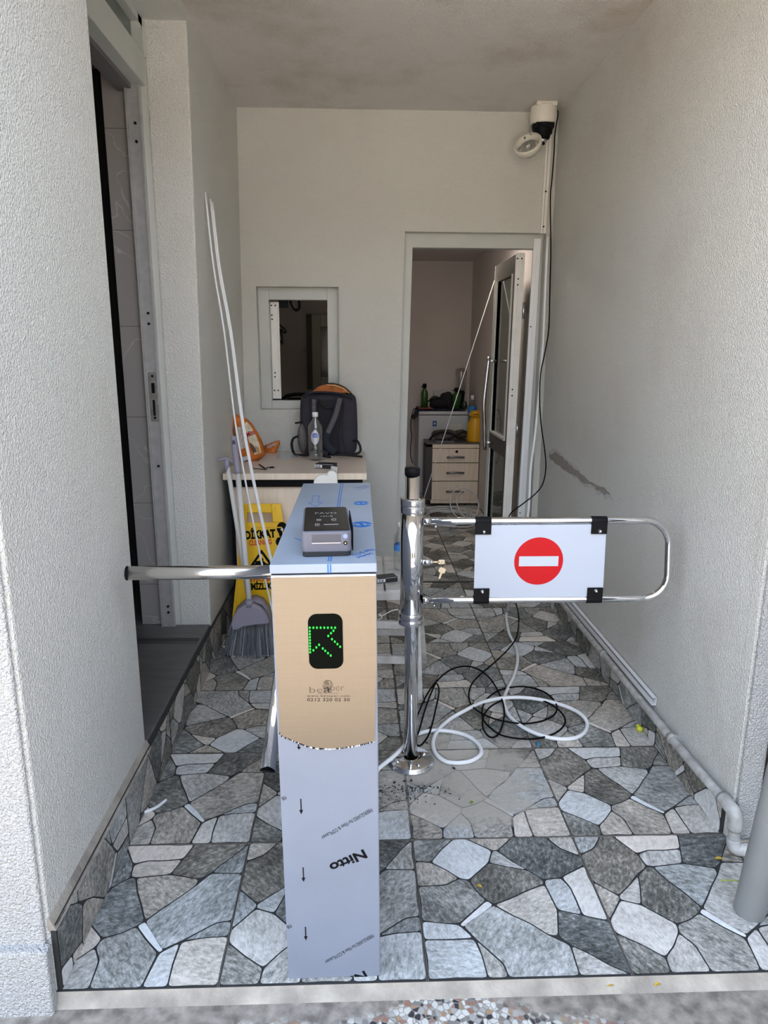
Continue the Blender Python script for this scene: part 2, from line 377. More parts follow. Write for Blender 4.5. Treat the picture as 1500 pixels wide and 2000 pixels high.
def inset(p, d):
    q = []
    for a in p:
        if not q or math.hypot(a[0]-q[-1][0], a[1]-q[-1][1]) > 1e-4: q.append(a)
    if math.hypot(q[0][0]-q[-1][0], q[0][1]-q[-1][1]) < 1e-4: q.pop()
    p = q; n = len(p)
    if n < 3: return []
    A = sum(p[i][0]*p[(i+1) % n][1]-p[(i+1) % n][0]*p[i][1] for i in range(n))/2
    if A < 0: p = p[::-1]; A = -A
    if A < 1.2e-4: return []
    r = []
    for i in range(n):
        a, b, c = p[i-1], p[i], p[(i+1) % n]
        e1 = (b[0]-a[0], b[1]-a[1]); e2 = (c[0]-b[0], c[1]-b[1]); l1 = math.hypot(*e1); l2 = math.hypot(*e2)
        n1 = (-e1[1]/l1, e1[0]/l1); n2 = (-e2[1]/l2, e2[0]/l2)
        m = (n1[0]+n2[0], n1[1]+n2[1]); k = m[0]**2+m[1]**2
        if k < .15: k = .15
        m = (m[0]*2/k*d*.5*1, m[1]*2/k*d*.5*1)
        r.append((b[0]+m[0]*1, b[1]+m[1]*1))
    # rounded corners
    o = []
    for i in range(n):
        a, b, c = r[i-1], r[i], r[(i+1) % n]
        l1 = math.hypot(a[0]-b[0], a[1]-b[1])+1e-9; l2 = math.hypot(c[0]-b[0], c[1]-b[1])+1e-9
        t1 = min(.30, .010/l1); t2 = min(.30, .010/l2)
        o += [(b[0]+(a[0]-b[0])*t1, b[1]+(a[1]-b[1])*t1), (b[0]*.5+(b[0]+(a[0]-b[0])*t1+b[0]+(c[0]-b[0])*t2)*.25, b[1]*.5+(b[1]+(a[1]-b[1])*t1+b[1]+(c[1]-b[1])*t2)*.25), (b[0]+(c[0]-b[0])*t2, b[1]+(c[1]-b[1])*t2)]
    return o
def tilefloor(mb, tiles, place, window, seed=3, lift=.0016, gap=.0032, darken=0.):
    """tiles: (ox, oy, rotation quarter turns); place(u, v, h) -> 3D; window = clip rectangle in the tiled plane"""
    rn = random.Random(seed); lay = mb.bm.loops.layers.float_color.get('stone') or mb.bm.loops.layers.float_color.new('stone')
    for ox, oy, q in tiles:
        for tone, pl in STONES:
            pts = []
            for a, b in pl:
                a -= .5; b -= .5
                for _ in range(q): a, b = b, -a
                pts.append((ox+(a+.5)*TS, oy+(b+.5)*TS))
            pts = clipbox(pts, ox+.0018, oy+.0018, ox+TS-.0018, oy+TS-.0018)
            if not pts: continue
            pts = clipbox(pts, *window)
            tv = tone+rn.uniform(-.07, .07)-darken; g = rn.random(); h = rn.random()
            if not pts: continue
            # subdivide edges a little and wobble them, as split stone
            P = []
            for i in range(len(pts)):
                a, b = pts[i], pts[(i+1) % len(pts)]; l = math.hypot(b[0]-a[0], b[1]-a[1]); k = max(1, int(l/.05))
                for j in range(k):
                    t = j/k; x = a[0]+(b[0]-a[0])*t; y = a[1]+(b[1]-a[1])*t
                    if 0 < j: x += .0035*math.sin(37*y+11*x+ox*9); y += .0035*math.sin(41*x-17*y+oy*7)
                    P.append((x, y))
            P = clipbox(P, ox+.0018, oy+.0018, ox+TS-.0018, oy+TS-.0018) or P
            r = inset(P, gap)
            if not r: continue
            top = [mb.bm.verts.new(place(x, y, lift)) for x, y in r]
            f = mb._f(top)
            if f is None: continue
            f.material_index = 1
            for lp in f.loops: lp[lay] = (tv, g, h, 1)
def rot_of(i, j):
    known = {(0, 0): 1, (1, 0): 0, (-1, 0): 0, (-2, 0): 0, (2, 0): 0, (0, 1): 0, (1, 1): 0, (-1, 1): 0, (-2, 1): 0, (1, 2): 0, (-1, 2): 3, (0, 2): 2}
    return known.get((i, j), (i*7+j*5+3) % 4)
mb = MB(); lay = mb.bm.loops.layers.float_color.new('stone')
def flat(x, y, h): return Vector((x, y, h))
T = []
for j in range(0, 13):
    for i in range(-3, 5): T.append((TX+i*TS, YF+j*TS, rot_of(i, j)))
mb.mi = 0
mb.box((XL-.02, YF, -.10), (XR+.02, YB, -.0006)); mb.box((XR+.02, YF, -.10), (2.3, 1.885, -.0006)); mb.box((-1.2, YB, -.10), (1.3, 7.6, -.0006))
mb.mi = 2
for i in range(-2, 5):
    x = TX+i*TS
    for s in (-1, 1): mb.box((x+s*.0022-.0008, YF, -.001), (x+s*.0022+.0008, 7.6 if x < 1.1 else 1.88, .0009))
for j in range(1, 13):
    y = YF+j*TS
    for s in (-1, 1): mb.box((XL if y < YB else -1.2, y+s*.0022-.0008, -.001), (XR, y+s*.0022+.0008, .0009))
tilefloor(mb, [t for t in T if t[1] < YB], flat, (XL, YF, XR, YB))
tilefloor(mb, [t for t in T if t[1] < 1.9], flat, (XR, YF, 2.3, 1.885), seed=5)
tilefloor(mb, [t for t in T if t[1] > 4.0], flat, (-1.2, YB, 1.3, 7.6), seed=9)
floor = struct(mb.build('floor', [M_grout, M_stone, M_joint], recalc=False))

# cut-tile skirtings
def skirt(name, x, side, y0, y1, h, ht, seed):
    m = MB(); m.bm.loops.layers.float_color.new('stone'); m.mi = 0
    a = x; b = x+side*.012
    m.box((min(a, b), y0, 0), (max(a, b), y1, h))
    tl = []; y = y0-(y0-YF) % TS; k = seed
    while y < y1: tl.append((y, -.13 if k % 2 else -.28, (k*3+1) % 4)); y += TS; k += 1
    tilefloor(m, tl, lambda u, v, hh: Vector((b+side*(hh), u, v)), (y0, .002, y1, h-.002), seed=seed, darken=.04)
    return struct(m.build(name, [M_grout, M_stone], recalc=False))
skirt('baseboard_left', XL, 1, YF+.004, YB, .185, .2, 2)
skirt('baseboard_right', XR, -1, 1.925, YB, .108, .1, 5)
# mortar fillet on top of the left skirting, below the near wall
m = MB(); m.prism([(XL-.005, YF, .172), (XL+.016, YF, .172), (XL+.001, YF, .205), (XL-.005, YF, .205)], (0, 2.19-YF, 0)); struct(m.build('trim_1', M_conc))

# ---------------------------------------------------------------- walls and ceiling
def ridge(o, w=.012):
    q = o.modifiers.new('bevel', 'BEVEL'); q.width = w; q.segments = 3; q.limit_method = 'ANGLE'; return o
m = MB(); m.box((-3.2, YF-.002, -.1), (XL, 2.185, 3.3)); ridge(struct(m.build('wall_left', M_wall)), .010)
# pale street face of the left wall, with a thicker plinth
m = MB(); m.box((-3.2, YF-.016, -.1), (XL-.006, YF-.003, 3.3))
m.box((-3.2, YF-.040, -.1), (XL+.006, YF-.010, .15))
ridge(struct(m.build('wall_front_left', M_white)), .012)
# left wall beyond the side doorway, with painted reveal
m = MB(); m.prism([(-.868, 3.25, 0), (XL, 3.25, 0), (XL+.037, 3.25, 2.88), (XL+.037, 3.25, 3.3), (-.868, 3.25, 3.3)], (.006, YB+.15-3.25, 0)); ridge(struct(m.build('wall_left', M_wallb if False else M_wall)), .008)
m = MB(); m.box((-.868, 2.1855, 2.80), (XL+.034, 3.2515, 3.3)); struct(m.build('wall_left', M_wall))
m = MB(); m.box((XR, 1.885, 0), (XR+.24, YB+.15, 3.3)); m.box((XR-.004, 1.885, .108), (XR, 1.93, 3.3)); ridge(struct(m.build('wall_right', M_wallr)), .008)
# rear wall: recessed openings for the hatch window and the door
DX0, DX0b, DX1, DZ = .278, .235, 1.124, 2.189  # rear window, door, leaf and desk numbers were scaled about the camera position
WX0, WX1, WZ0, WZ1 = -.611, -.117, 1.139, 1.872
m = MB()
def wq(pts): m.prism([(x, YB, z) for x, z in pts], (0, .15, 0))
wq([(-.9, 0), (WX0, 0), (WX0, 3.0), (-.9, 3.0)])
wq([(WX0, 0), (WX1, 0), (WX1, WZ0), (WX0, WZ0)]); wq([(WX0, WZ1), (WX1, WZ1), (WX1, 3.0), (WX0, 3.0)])
wq([(WX1, 0), (DX0b, 0), (DX0, DZ), (DX0, 3.0), (WX1, 3.0)]); wq([(DX0, DZ), (DX1, DZ), (DX1, 3.0), (DX0, 3.0)])
wq([(DX1, 0), (XR+.1, 0), (XR+.1, 3.0), (DX1, 3.0)])
bmesh.ops.remove_doubles(m.bm, verts=m.bm.verts, dist=.0004)
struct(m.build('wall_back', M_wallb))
m = MB(); m.box((-3.2, YF-.01, ZC), (3.4, YB+.15, 3.3)); struct(m.build('ceiling', M_ceil))
# front of the building to the right of the porch corner
m = MB(); m.box((XR+.002, 1.868, .02), (1.232, 1.884, 3.3)); ridge(struct(m.build('wall_front_right', M_white)), .006)
M_peel = mat('peeling_black_metal', (.010, .009, .009), .6, var=.9, vscale=20, vary_col=(.09, .075, .06), spec=.1, bump=.002, bscale=40)
m = MB(); m.box((1.232, 1.85, .06), (1.30, 1.90, 2.5)); struct(m.build('trim_2', M_peel))
m = MB(); m.box((1.30, 1.95, 0), (3.4, 2.1, 3.3)); struct(m.build('wall_front_right', M_white))

# side room seen through the left doorway
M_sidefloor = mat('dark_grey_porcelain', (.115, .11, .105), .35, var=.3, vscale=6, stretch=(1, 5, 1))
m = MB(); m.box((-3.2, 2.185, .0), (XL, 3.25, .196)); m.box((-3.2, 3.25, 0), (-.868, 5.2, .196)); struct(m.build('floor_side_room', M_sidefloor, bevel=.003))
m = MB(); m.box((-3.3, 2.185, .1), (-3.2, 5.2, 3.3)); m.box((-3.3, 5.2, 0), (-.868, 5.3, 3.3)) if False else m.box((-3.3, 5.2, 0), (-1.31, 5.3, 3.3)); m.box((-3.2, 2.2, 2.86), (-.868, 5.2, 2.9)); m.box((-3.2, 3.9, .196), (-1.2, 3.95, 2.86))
struct(m.build('wall_side_room', mat('side_room_painted_dark', (.05, .05, .055), .8)))  # darkness of the unlit room put into the wall colour
# marble-clad pier beside the doorway
def marble():
    mm = bpy.data.materials.new('grey_veined_marble_tile'); mm.use_nodes = True; nt = mm.node_tree; L = nt.links.new; b = nt.nodes['Principled BSDF']
    b.inputs['Roughness'].default_value = .35; tc = nt.nodes.new('ShaderNodeTexCoord')
    w = nt.nodes.new('ShaderNodeTexNoise'); w.inputs['Scale'].default_value = 3.2; w.inputs['Detail'].default_value = 4; w.inputs['Distortion'].default_value = .5; L(tc.outputs['Object'], w.inputs['Vector'])
    r = nt.nodes.new('ShaderNodeValToRGB'); e = r.color_ramp.elements; e[0].position = .493; e[0].color = (0, 0, 0, 1); e[1].position = .507; e[1].color = (0, 0, 0, 1); q = e.new(.5); q.color = (1, 1, 1, 1)
    L(w.outputs['Fac'], r.inputs[0]); mx = nt.nodes.new('ShaderNodeMix'); mx.data_type = 'RGBA'; mx.inputs[6].default_value = (.33, .31, .30, 1); mx.inputs[7].default_value = (.48, .46, .44, 1)
    L(r.outputs[0], mx.inputs[0])
    s = nt.nodes.new('ShaderNodeSeparateXYZ'); L(tc.outputs['Object'], s.inputs[0])
    md = nt.nodes.new('ShaderNodeMath'); md.operation = 'PINGPONG'; md.inputs[1].default_value = .2; L(s.outputs[2], md.inputs[0])
    lt = nt.nodes.new('ShaderNodeMath'); lt.operation = 'LESS_THAN'; lt.inputs[1].default_value = .0012; L(md.outputs[0], lt.inputs[0])
    m2 = nt.nodes.new('ShaderNodeMix'); m2.data_type = 'RGBA'; m2.inputs[7].default_value = (.10, .095, .09, 1); L(lt.outputs[0], m2.inputs[0]); L(mx.outputs[2], m2.inputs[6]); L(m2.outputs[2], b.inputs['Base Color'])
    return mm
m = MB(); m.box((-1.055, 3.26, .19), (-.945, 3.46, 2.86)); struct(m.build('wall_side_pier', marble()))
# aluminium frame of the side doorway: jamb with lock plate, screws and transom
df = struct(thing('door_1', None, None)); df.name = 'door_1'
m = MB(); m.box((-.945, 3.225, .165), (-.893, 3.28, 2.60)); M_jamb = mat('anodised_profile', (.50, .495, .50), .4, .45, var=.12, vscale=30); jamb = m.build('jamb_profile', M_jamb, df, bevel=.002)
m = MB(); m.box((-.951, 3.215, .165), (-.945, 3.30, 2.60)); m.box((-.896, 3.216, .165), (-.890, 3.27, 2.60)); m.build('jamb_lip', M_jamb, df)
m = MB(); m.box((-.892, 3.246, .165), (-.866, 3.28, 2.80)); m.box((-.93, 3.240, 2.66), (-.858, 3.2492, 2.80)); m.build('painted_frame', M_trimp, df)
m = MB(); m.box((-.935, 3.220, 1.185), (-.897, 3.2251, 1.40)); lp = m.build('lock_plate', mat('worn_steel', (.5, .49, .47), .4, .9, var=.3, vscale=40), df, bevel=.001)
m = MB(); m.box((-.922, 3.2185, 1.21), (-.912, 3.2205, 1.28)); m.box((-.923, 3.2185, 1.31), (-.909, 3.2205, 1.355)); m.build('keeper_slot', M_black, lp)
for z in (2.41, 2.34, 1.655, 1.61, 1.385, 1.20, .98, .30, .27):
    m = MB(); m.cyl((-.916, 3.226, z), (-.916, 3.218, z), .0055, n=12); m.build('screw', M_black, df)
m = MB(); m.box((-.925, 2.185, 2.555), (-.868, 3.26, 2.675)); m.build('transom_bar', M_trimp, df, bevel=.004)
m = MB(); m.box((-.99, 2.185, 2.54), (-.925, 3.26, 2.60)); m.build('door_header', mat('dark_grey_paint', (.16, .16, .155), .5), df)
m = MB(); m.box((-.925, 3.19, 2.675), (-.868, 3.25, 2.80)); m.box((-.925, 2.185, 2.77), (-.868, 3.25, 2.80)); m.build('transom_frame', M_trimp, df)
m = MB(); m.box((-.905, 2.185, 2.675), (-.899, 3.19, 2.77)); m.build('transom_glass', mat('green_tinted_glass', (.10, .125, .11), .12, spec=.6), df)
m = MB(); m.box((-1.9, 3.05, .196), (-.74, 3.055, .203)); m.box((-1.9, 3.065, .196), (-.74, 3.072, .203)); m.box((-1.9, 3.02, .196), (-.74, 3.09, .1985)); struct(m.build('trim_3', mat('dull_metal', (.16, .155, .15), .4, .8)))

# room behind the porch
m = MB(); m.box((-1.3, 7.6, 0), (1.3, 7.7, 2.6)); struct(m.build('wall_room_back', M_room))
m = MB(); m.box((1.185, YB+.15, 0), (1.3, 7.6, 2.6)); struct(m.build('wall_room_right', M_room))
m = MB(); m.box((-1.3, YB+.15, 0), (-1.2, 7.6, 2.6)); struct(m.build('wall_room_left', M_room))
m = MB(); m.box((-1.3, YB+.15, 2.40), (1.3, 7.7, 2.6)); struct(m.build('ceiling_room', M_room))
m = MB(); m.box((.14, 5.7, 0), (.20, 7.6, 2.4)); struct(m.build('wall_added_hatch_shade', M_room))  # hidden partition added to keep the hatch side of the room dark

# hatch window: painted frame, sash swung inwards
w1 = struct(thing('window_1', None, None)); YW = YB+.070
def frame4(mb, x0, x1, z0, z1, ix0, ix1, iz0, iz1, y0, y1):
    mb.box((x0, y0, z0), (ix0, y1, z1)); mb.box((ix1, y0, z0), (x1, y1, z1)); mb.box((ix0, y0, z0), (ix1, y1, iz0)); mb.box((ix0, y0, iz1), (ix1, y1, z1))
m = MB(); frame4(m, WX0, WX1, WZ0, WZ1, -.546, -.190, 1.190, 1.800, YW, YW+.06); m.build('window_frame', M_trimp, w1, bevel=.003)
M_sash = mat('white_coated_profile', (.80, .78, .73), .4, var=.08, vscale=12)
def slab(mb, x0, x1, y0, y1, z0, z1, dx): mb.prism([(x0, y0, z0), (x1, y0, z0), (x1, y0, z1), (x0, y0, z1)], (dx, y1-y0, 0))
m = MB(); slab(m, -.546, -.503, YW+.065, YW+.42, 1.197, 1.792, -.055); slab(m, -.503, -.4915, YW+.062, YW+.10, 1.197, 1.792, -.004); sash = m.build('sash', M_sash, w1, bevel=.002)
m = MB()
for x, z in ((-.538, 1.770), (-.514, 1.770), (-.537, 1.712), (-.536, 1.687), (-.528, 1.36), (-.529, 1.335), (-.533, 1.25), (-.511, 1.25)): m.cyl((x, YW+.067, z), (x, YW+.060, z), .0046, n=10)
m.build('screw_hole', M_black, sash)
m = MB(); m.box((-.546, YW+.06, 1.188), (-.500, YW+.12, 1.197)); m.build('hinge', M_black, w1)
# wall window of the room, seen through the hatch
w2 = struct(thing('window_2', None, None))
m = MB(); frame4(m, -.52, -.10, 1.10, 1.86, -.39, -.2, 1.23, 1.74, 7.54, 7.6); m.build('window_frame', mat('old_frame', (.52, .52, .44), .5), w2, bevel=.006)
m = MB(); m.box((-.535, 7.52, 1.10), (-.48, 7.6, 1.86)); m.build('casement_edge', mat('brown_frame', (.10, .085, .06), .6), w2)
m = MB(); m.box((-.39, 7.57, 1.23), (-.20, 7.58, 1.74)); m.build('pane', mat('dark_pane', (.03, .034, .028), .15), w2)
m = MB(); m.cyl((-.535, 7.53, 1.50), (-.56, 7.50, 1.50), .012); m.build('handle', M_alu, w2)

# rear door: frame and open leaf
d2 = struct(thing('door_2', None, None))
m = MB(); y0, y1 = YB+.070, YB+.14
def fq(pts): m.prism([(x, y0, z) for x, z in pts], (0, y1-y0, 0))
fq([(DX0b, 0), (.290, 0), (.330, 2.110), (.330, DZ), (DX0, DZ)]); fq([(.330, 2.110), (1.088, 2.110), (1.088, DZ), (.330, DZ)]); fq([(1.048, 0), (DX1, 0), (DX1, DZ), (1.088, DZ), (1.088, 2.110)])
m.build('door_frame', M_trimp, d2)
leaf = bpy.data.objects.new('door_leaf', None); COL.objects.link(leaf); leaf.parent = d2; leaf.location = (0, 0, 0)
lx0, lx1, ly0, ly1, lz0, lz1 = .979, 1.036, 4.575, 5.24, .02, 2.095
m = MB()
sh = lambda z: (z-2.1)*.008
def lb(a, b): 
    n0 = len(m.bm.verts); m.box(a, b); m.bm.verts.ensure_lookup_table()
    for v in m.bm.verts[n0:]: v.co.x += sh(v.co.z)
lb((lx0+.008, ly0+.003, lz0), (lx1-.01, ly0+.085, lz1)); lb((lx0+.008, ly1-.07, lz0), (lx1-.01, ly1, lz1)); lb((lx0+.008, ly0+.085, lz1-.12), (lx1-.01, ly1-.07, lz1)); lb((lx0+.008, ly0+.085, lz0), (lx1-.01, ly1-.07, lz0+.12)); lb((lx0+.008, ly0+.085, .80), (lx1-.01, ly1-.07, .92))
M_leaf = mat('brown_grey_door_profile', (.085, .08, .07), .45)
m.build('leaf_frame', M_leaf, leaf, bevel=.002)
m = MB(); lb((lx0, ly0-.002, lz0), (lx1, ly0+.006, lz1)); lb((lx0+.02, ly0-.008, lz0), (lx0+.034, ly0-.001, lz1)); m.build('edge_profile', M_sash, leaf, bevel=.001)
m = MB()
for y0_, y1_, z0_, z1_ in ((ly1-.07, ly1-.056, .92, 1.98), (ly0+.085, ly0+.095, .92, 1.98)): lb((lx0-.002, y0_, z0_), (lx0+.03, y1_, z1_))
lb((lx0-.002, ly1-.07, .14), (lx0+.03, ly1-.056, .80)); lb((lx0-.002, ly0+.09, .915), (lx0+.03, ly1-.06, .93)); lb((lx0-.002, ly1-.004, .02), (lx0+.03, ly1+.006, 2.09))
m.build('glazing_bead', mat('pale_bead', (.60, .60, .55), .4), leaf)
m = MB(); lb((lx0+.022, ly0+.085, .92), (lx0+.028, ly1-.07, 1.98)); m.build('upper_pane', M_glass, leaf)
m = MB(); lb((lx0+.022, ly0+.085, .14), (lx0+.028, ly1-.07, .80)); m.build('lower_pane', M_glass, leaf)
m = MB()
for z in (2.06, 1.94, 1.905, 1.26, 1.22):
    for dx in ((.010, .036) if z > 2 else (.02,)): m.cyl((lx0+dx+sh(z), ly0-.001, z), (lx0+dx+sh(z), ly0-.010, z), .0045, n=10)
m.build('screw', M_black, leaf)
for s, xx in ((-1, lx0), (1, lx1-.01)):
    o = bpy.data.objects.new('door_handle', None); COL.objects.link(o); o.parent = leaf
    m = MB(); m.tube([(xx+s*.055+sh(1.4), 5.07, .80), (xx+s*.075, 5.05, 1.0), (xx+s*.085, 5.04, 1.13), (xx+s*.075, 5.05, 1.26), (xx+s*.055, 5.07, 1.46)], .014, n=14); m.build('grip', M_alu, o) if False else m.build('door_handle_grip', M_alu, leaf)
    bpy.data.objects.remove(o)
    m = MB(); m.cyl((xx, 5.07, .85), (xx+s*.062, 5.07, .85), .010); m.cyl((xx, 5.07, 1.43), (xx+s*.060, 5.07, 1.43), .010); m.build('door_handle_mount', M_alu, leaf)
m = MB()
for z in (1.75, 1.0, .35): m.cyl((1.046+sh(z), 4.578, z-.05), (1.046+sh(z), 4.578, z+.05), .009)
m.build('hinge', M_alu, d2)

# fill lamp added out of view to brighten the rear room
fill_lamp = thing('added_fill_lamp', 'round fill lamp added on the rear room ceiling, out of view', 'lamp', (.72, 5.3, 2.40))
m = MB(); m.lathe([(.14, 0), (.15, -.02), (.15, -.03), (.13, -.03)], n=32); m.build('fill_lamp_rim', M_whitepl, fill_lamp)
m = MB(); m.lathe([(.135, -.02), (.12, -.045), (.06, -.06), (0, -.065)], n=32); m.build('fill_lamp_diffuser', mat('fill_lamp_glow', (.8, .8, .8), .5, emit=(1, .88, .76), estr=ADDED_LAMP), fill_lamp)

# damaged plaster patch on the right wall
def plaster_patch():
    pts = [(1073, 887), (1088, 883), (1100, 895), (1112, 906), (1130, 921), (1146, 935), (1153, 941), (1170, 948), (1186, 957), (1194, 968), (1180, 966), (1166, 957), (1155, 945), (1142, 944), (1126, 932), (1100, 917), (1085, 905), (1074, 895)]
    c = Vector((0, 0, 0)); W = [onx(x, y, XR-.0012) for x, y in pts]
    for p in W: c += p/len(W)
    rn = random.Random(4); m = MB(); m.mi = 0
    out = []
    for i in range(len(W)):
        a, b = W[i], W[(i+1) % len(W)]
        for k in range(4):
            p = a.lerp(b, k/4); out.append(p+Vector((0, rn.uniform(-1, 1)*.012, rn.uniform(-1, 1)*.006)))
    R2 = []
    for p in out:
        d = Vector((0, p.y-c.y, (p.z-c.z))); 
        # widen across the scar
        R2.append(p+Vector((-.0, 0, 0))+Vector((0, d.y*.06+rn.uniform(-.012, .012), (1 if d.z+d.y*.19 > 0 else -1)*.016+rn.uniform(-.006, .006))))
    m.mi = 0; m.poly([p+Vector((.0008, 0, 0)) for p in R2]); m.mi = 1; m.poly([p+Vector((-.0004, 0, 0)) for p in out])
    return m
m = plaster_patch()
struct(m.build('trim_4', [mat('pale_flaked_filler', (.56, .56, .54), .8, var=.2, vscale=60), mat('bare_render', (.34, .31, .275), .95, var=.3, vscale=50, bump=.004, bscale=90)], recalc=False))

# ---------------------------------------------------------------- ground outside
def ground_mat():
    mm = bpy.data.materials.new('exposed_aggregate_pavement'); mm.use_nodes = True; nt = mm.node_tree; L = nt.links.new; b = nt.nodes['Principled BSDF']; b.inputs['Roughness'].default_value = .85
    tc = nt.nodes.new('ShaderNodeTexCoord'); v = nt.nodes.new('ShaderNodeTexVoronoi'); v.inputs['Scale'].default_value = 75; v.inputs['Randomness'].default_value = 1; L(tc.outputs['Object'], v.inputs['Vector'])
    v2 = nt.nodes.new('ShaderNodeTexVoronoi'); v2.feature = 'DISTANCE_TO_EDGE'; v2.inputs['Scale'].default_value = 75; L(tc.outputs['Object'], v2.inputs['Vector'])
    sp = nt.nodes.new('ShaderNodeSeparateColor'); L(v.outputs['Color'], sp.inputs[0])
    rp = nt.nodes.new('ShaderNodeValToRGB'); rp.color_ramp.interpolation = 'CONSTANT'; e = rp.color_ramp.elements
    e[0].position = 0; e[0].color = (.03, .03, .035, 1); e[1].position = .16; e[1].color = (.55, .54, .50, 1)
    for p, c in ((.42, (.28, .15, .11)), (.52, (.36, .35, .33)), (.68, (.62, .60, .56)), (.82, (.34, .22, .13)), (.90, (.20, .19, .18))): q = e.new(p); q.color = c+(1,)
    L(sp.outputs[0], rp.inputs[0])
    ed = nt.nodes.new('ShaderNodeMapRange'); ed.inputs['From Min'].default_value = .02; ed.inputs['From Max'].default_value = .10; L(v2.outputs['Distance'], ed.inputs[0])
    n = nt.nodes.new('ShaderNodeTexNoise'); n.inputs['Scale'].default_value = 4.; n.inputs['Detail'].default_value = 9; L(tc.outputs['Object'], n.inputs['Vector'])
    n3 = nt.nodes.new('ShaderNodeTexNoise'); n3.inputs['Scale'].default_value = 30.; n3.inputs['Detail'].default_value = 9; L(tc.outputs['Object'], n3.inputs['Vector'])
    cm = nt.nodes.new('ShaderNodeValToRGB'); ce = cm.color_ramp.elements; ce[0].position = .32; ce[0].color = (.15, .13, .11, 1); ce[1].position = .68; ce[1].color = (.36, .32, .27, 1); L(n3.outputs['Fac'], cm.inputs[0])
    s = nt.nodes.new('ShaderNodeSeparateXYZ'); L(tc.outputs['Object'], s.inputs[0])
    # the concrete skim fades into exposed pebbles away from the step and in the middle
    my = nt.nodes.new('ShaderNodeMath'); my.operation = 'MULTIPLY_ADD'; my.inputs[1].default_value = -9; my.inputs[2].default_value = 12.35; L(s.outputs[1], my.inputs[0])
    mx_ = nt.nodes.new('ShaderNodeMath'); mx_.operation = 'SUBTRACT'; mx_.inputs[1].default_value = .15; L(s.outputs[0], mx_.inputs[0])
    ab = nt.nodes.new('ShaderNodeMath'); ab.operation = 'ABSOLUTE'; L(mx_.outputs[0], ab.inputs[0])
    m3 = nt.nodes.new('ShaderNodeMath'); m3.operation = 'MULTIPLY_ADD'; m3.inputs[1].default_value = -2.0; L(ab.outputs[0], m3.inputs[0]); L(my.outputs[0], m3.inputs[2])
    m4 = nt.nodes.new('ShaderNodeMath'); m4.operation = 'MULTIPLY_ADD'; m4.inputs[1].default_value = 2.; L(n.outputs['Fac'], m4.inputs[0]); L(m3.outputs[0], m4.inputs[2])
    sc = nt.nodes.new('ShaderNodeMapRange'); sc.inputs['From Min'].default_value = .55; sc.inputs['From Max'].default_value = .85; L(m4.outputs[0], sc.inputs[0])
    ml = nt.nodes.new('ShaderNodeMath'); ml.operation = 'MULTIPLY'; L(sc.outputs[0], ml.inputs[0]); L(ed.outputs[0], ml.inputs[1])
    mx = nt.nodes.new('ShaderNodeMix'); mx.data_type = 'RGBA'; L(ml.outputs[0], mx.inputs[0]); L(cm.outputs[0], mx.inputs[6]); L(rp.outputs[0], mx.inputs[7]); L(mx.outputs[2], b.inputs['Base Color'])
    bp = nt.nodes.new('ShaderNodeBump'); bp.inputs['Distance'].default_value = .004; L(n3.outputs['Fac'], bp.inputs['Height']); L(bp.outputs[0], b.inputs['Normal'])
    return mm
m = MB(); m.box((-30, -45, -.3), (30, 1.40, -.028)); struct(m.build('floor_pavement', ground_mat()))
m = MB(); m.prism([(-.75, YF+.0005, -.0012), (-.75, YF-.004, -.010), (-.75, YF-.020, -.024), (-.75, YF-.034, -.036), (-.75, YF-.002, -.05)], (3.2, 0, 0)); struct(m.build('trim_5', M_conc))

# unseen wall added on the right to cut light on the left wall
struct(MB().box((2.3, -2.2, -.05), (2.5, 2.1, 3.3)).build('wall_added_light_block', M_white))
struct(MB().box((-3.2, YF-.01, 3.3), (3.4, 7.7, 4.4)).build('wall_added_sun_block', M_white))  # unseen block added above the porch to shape the sun's shadow

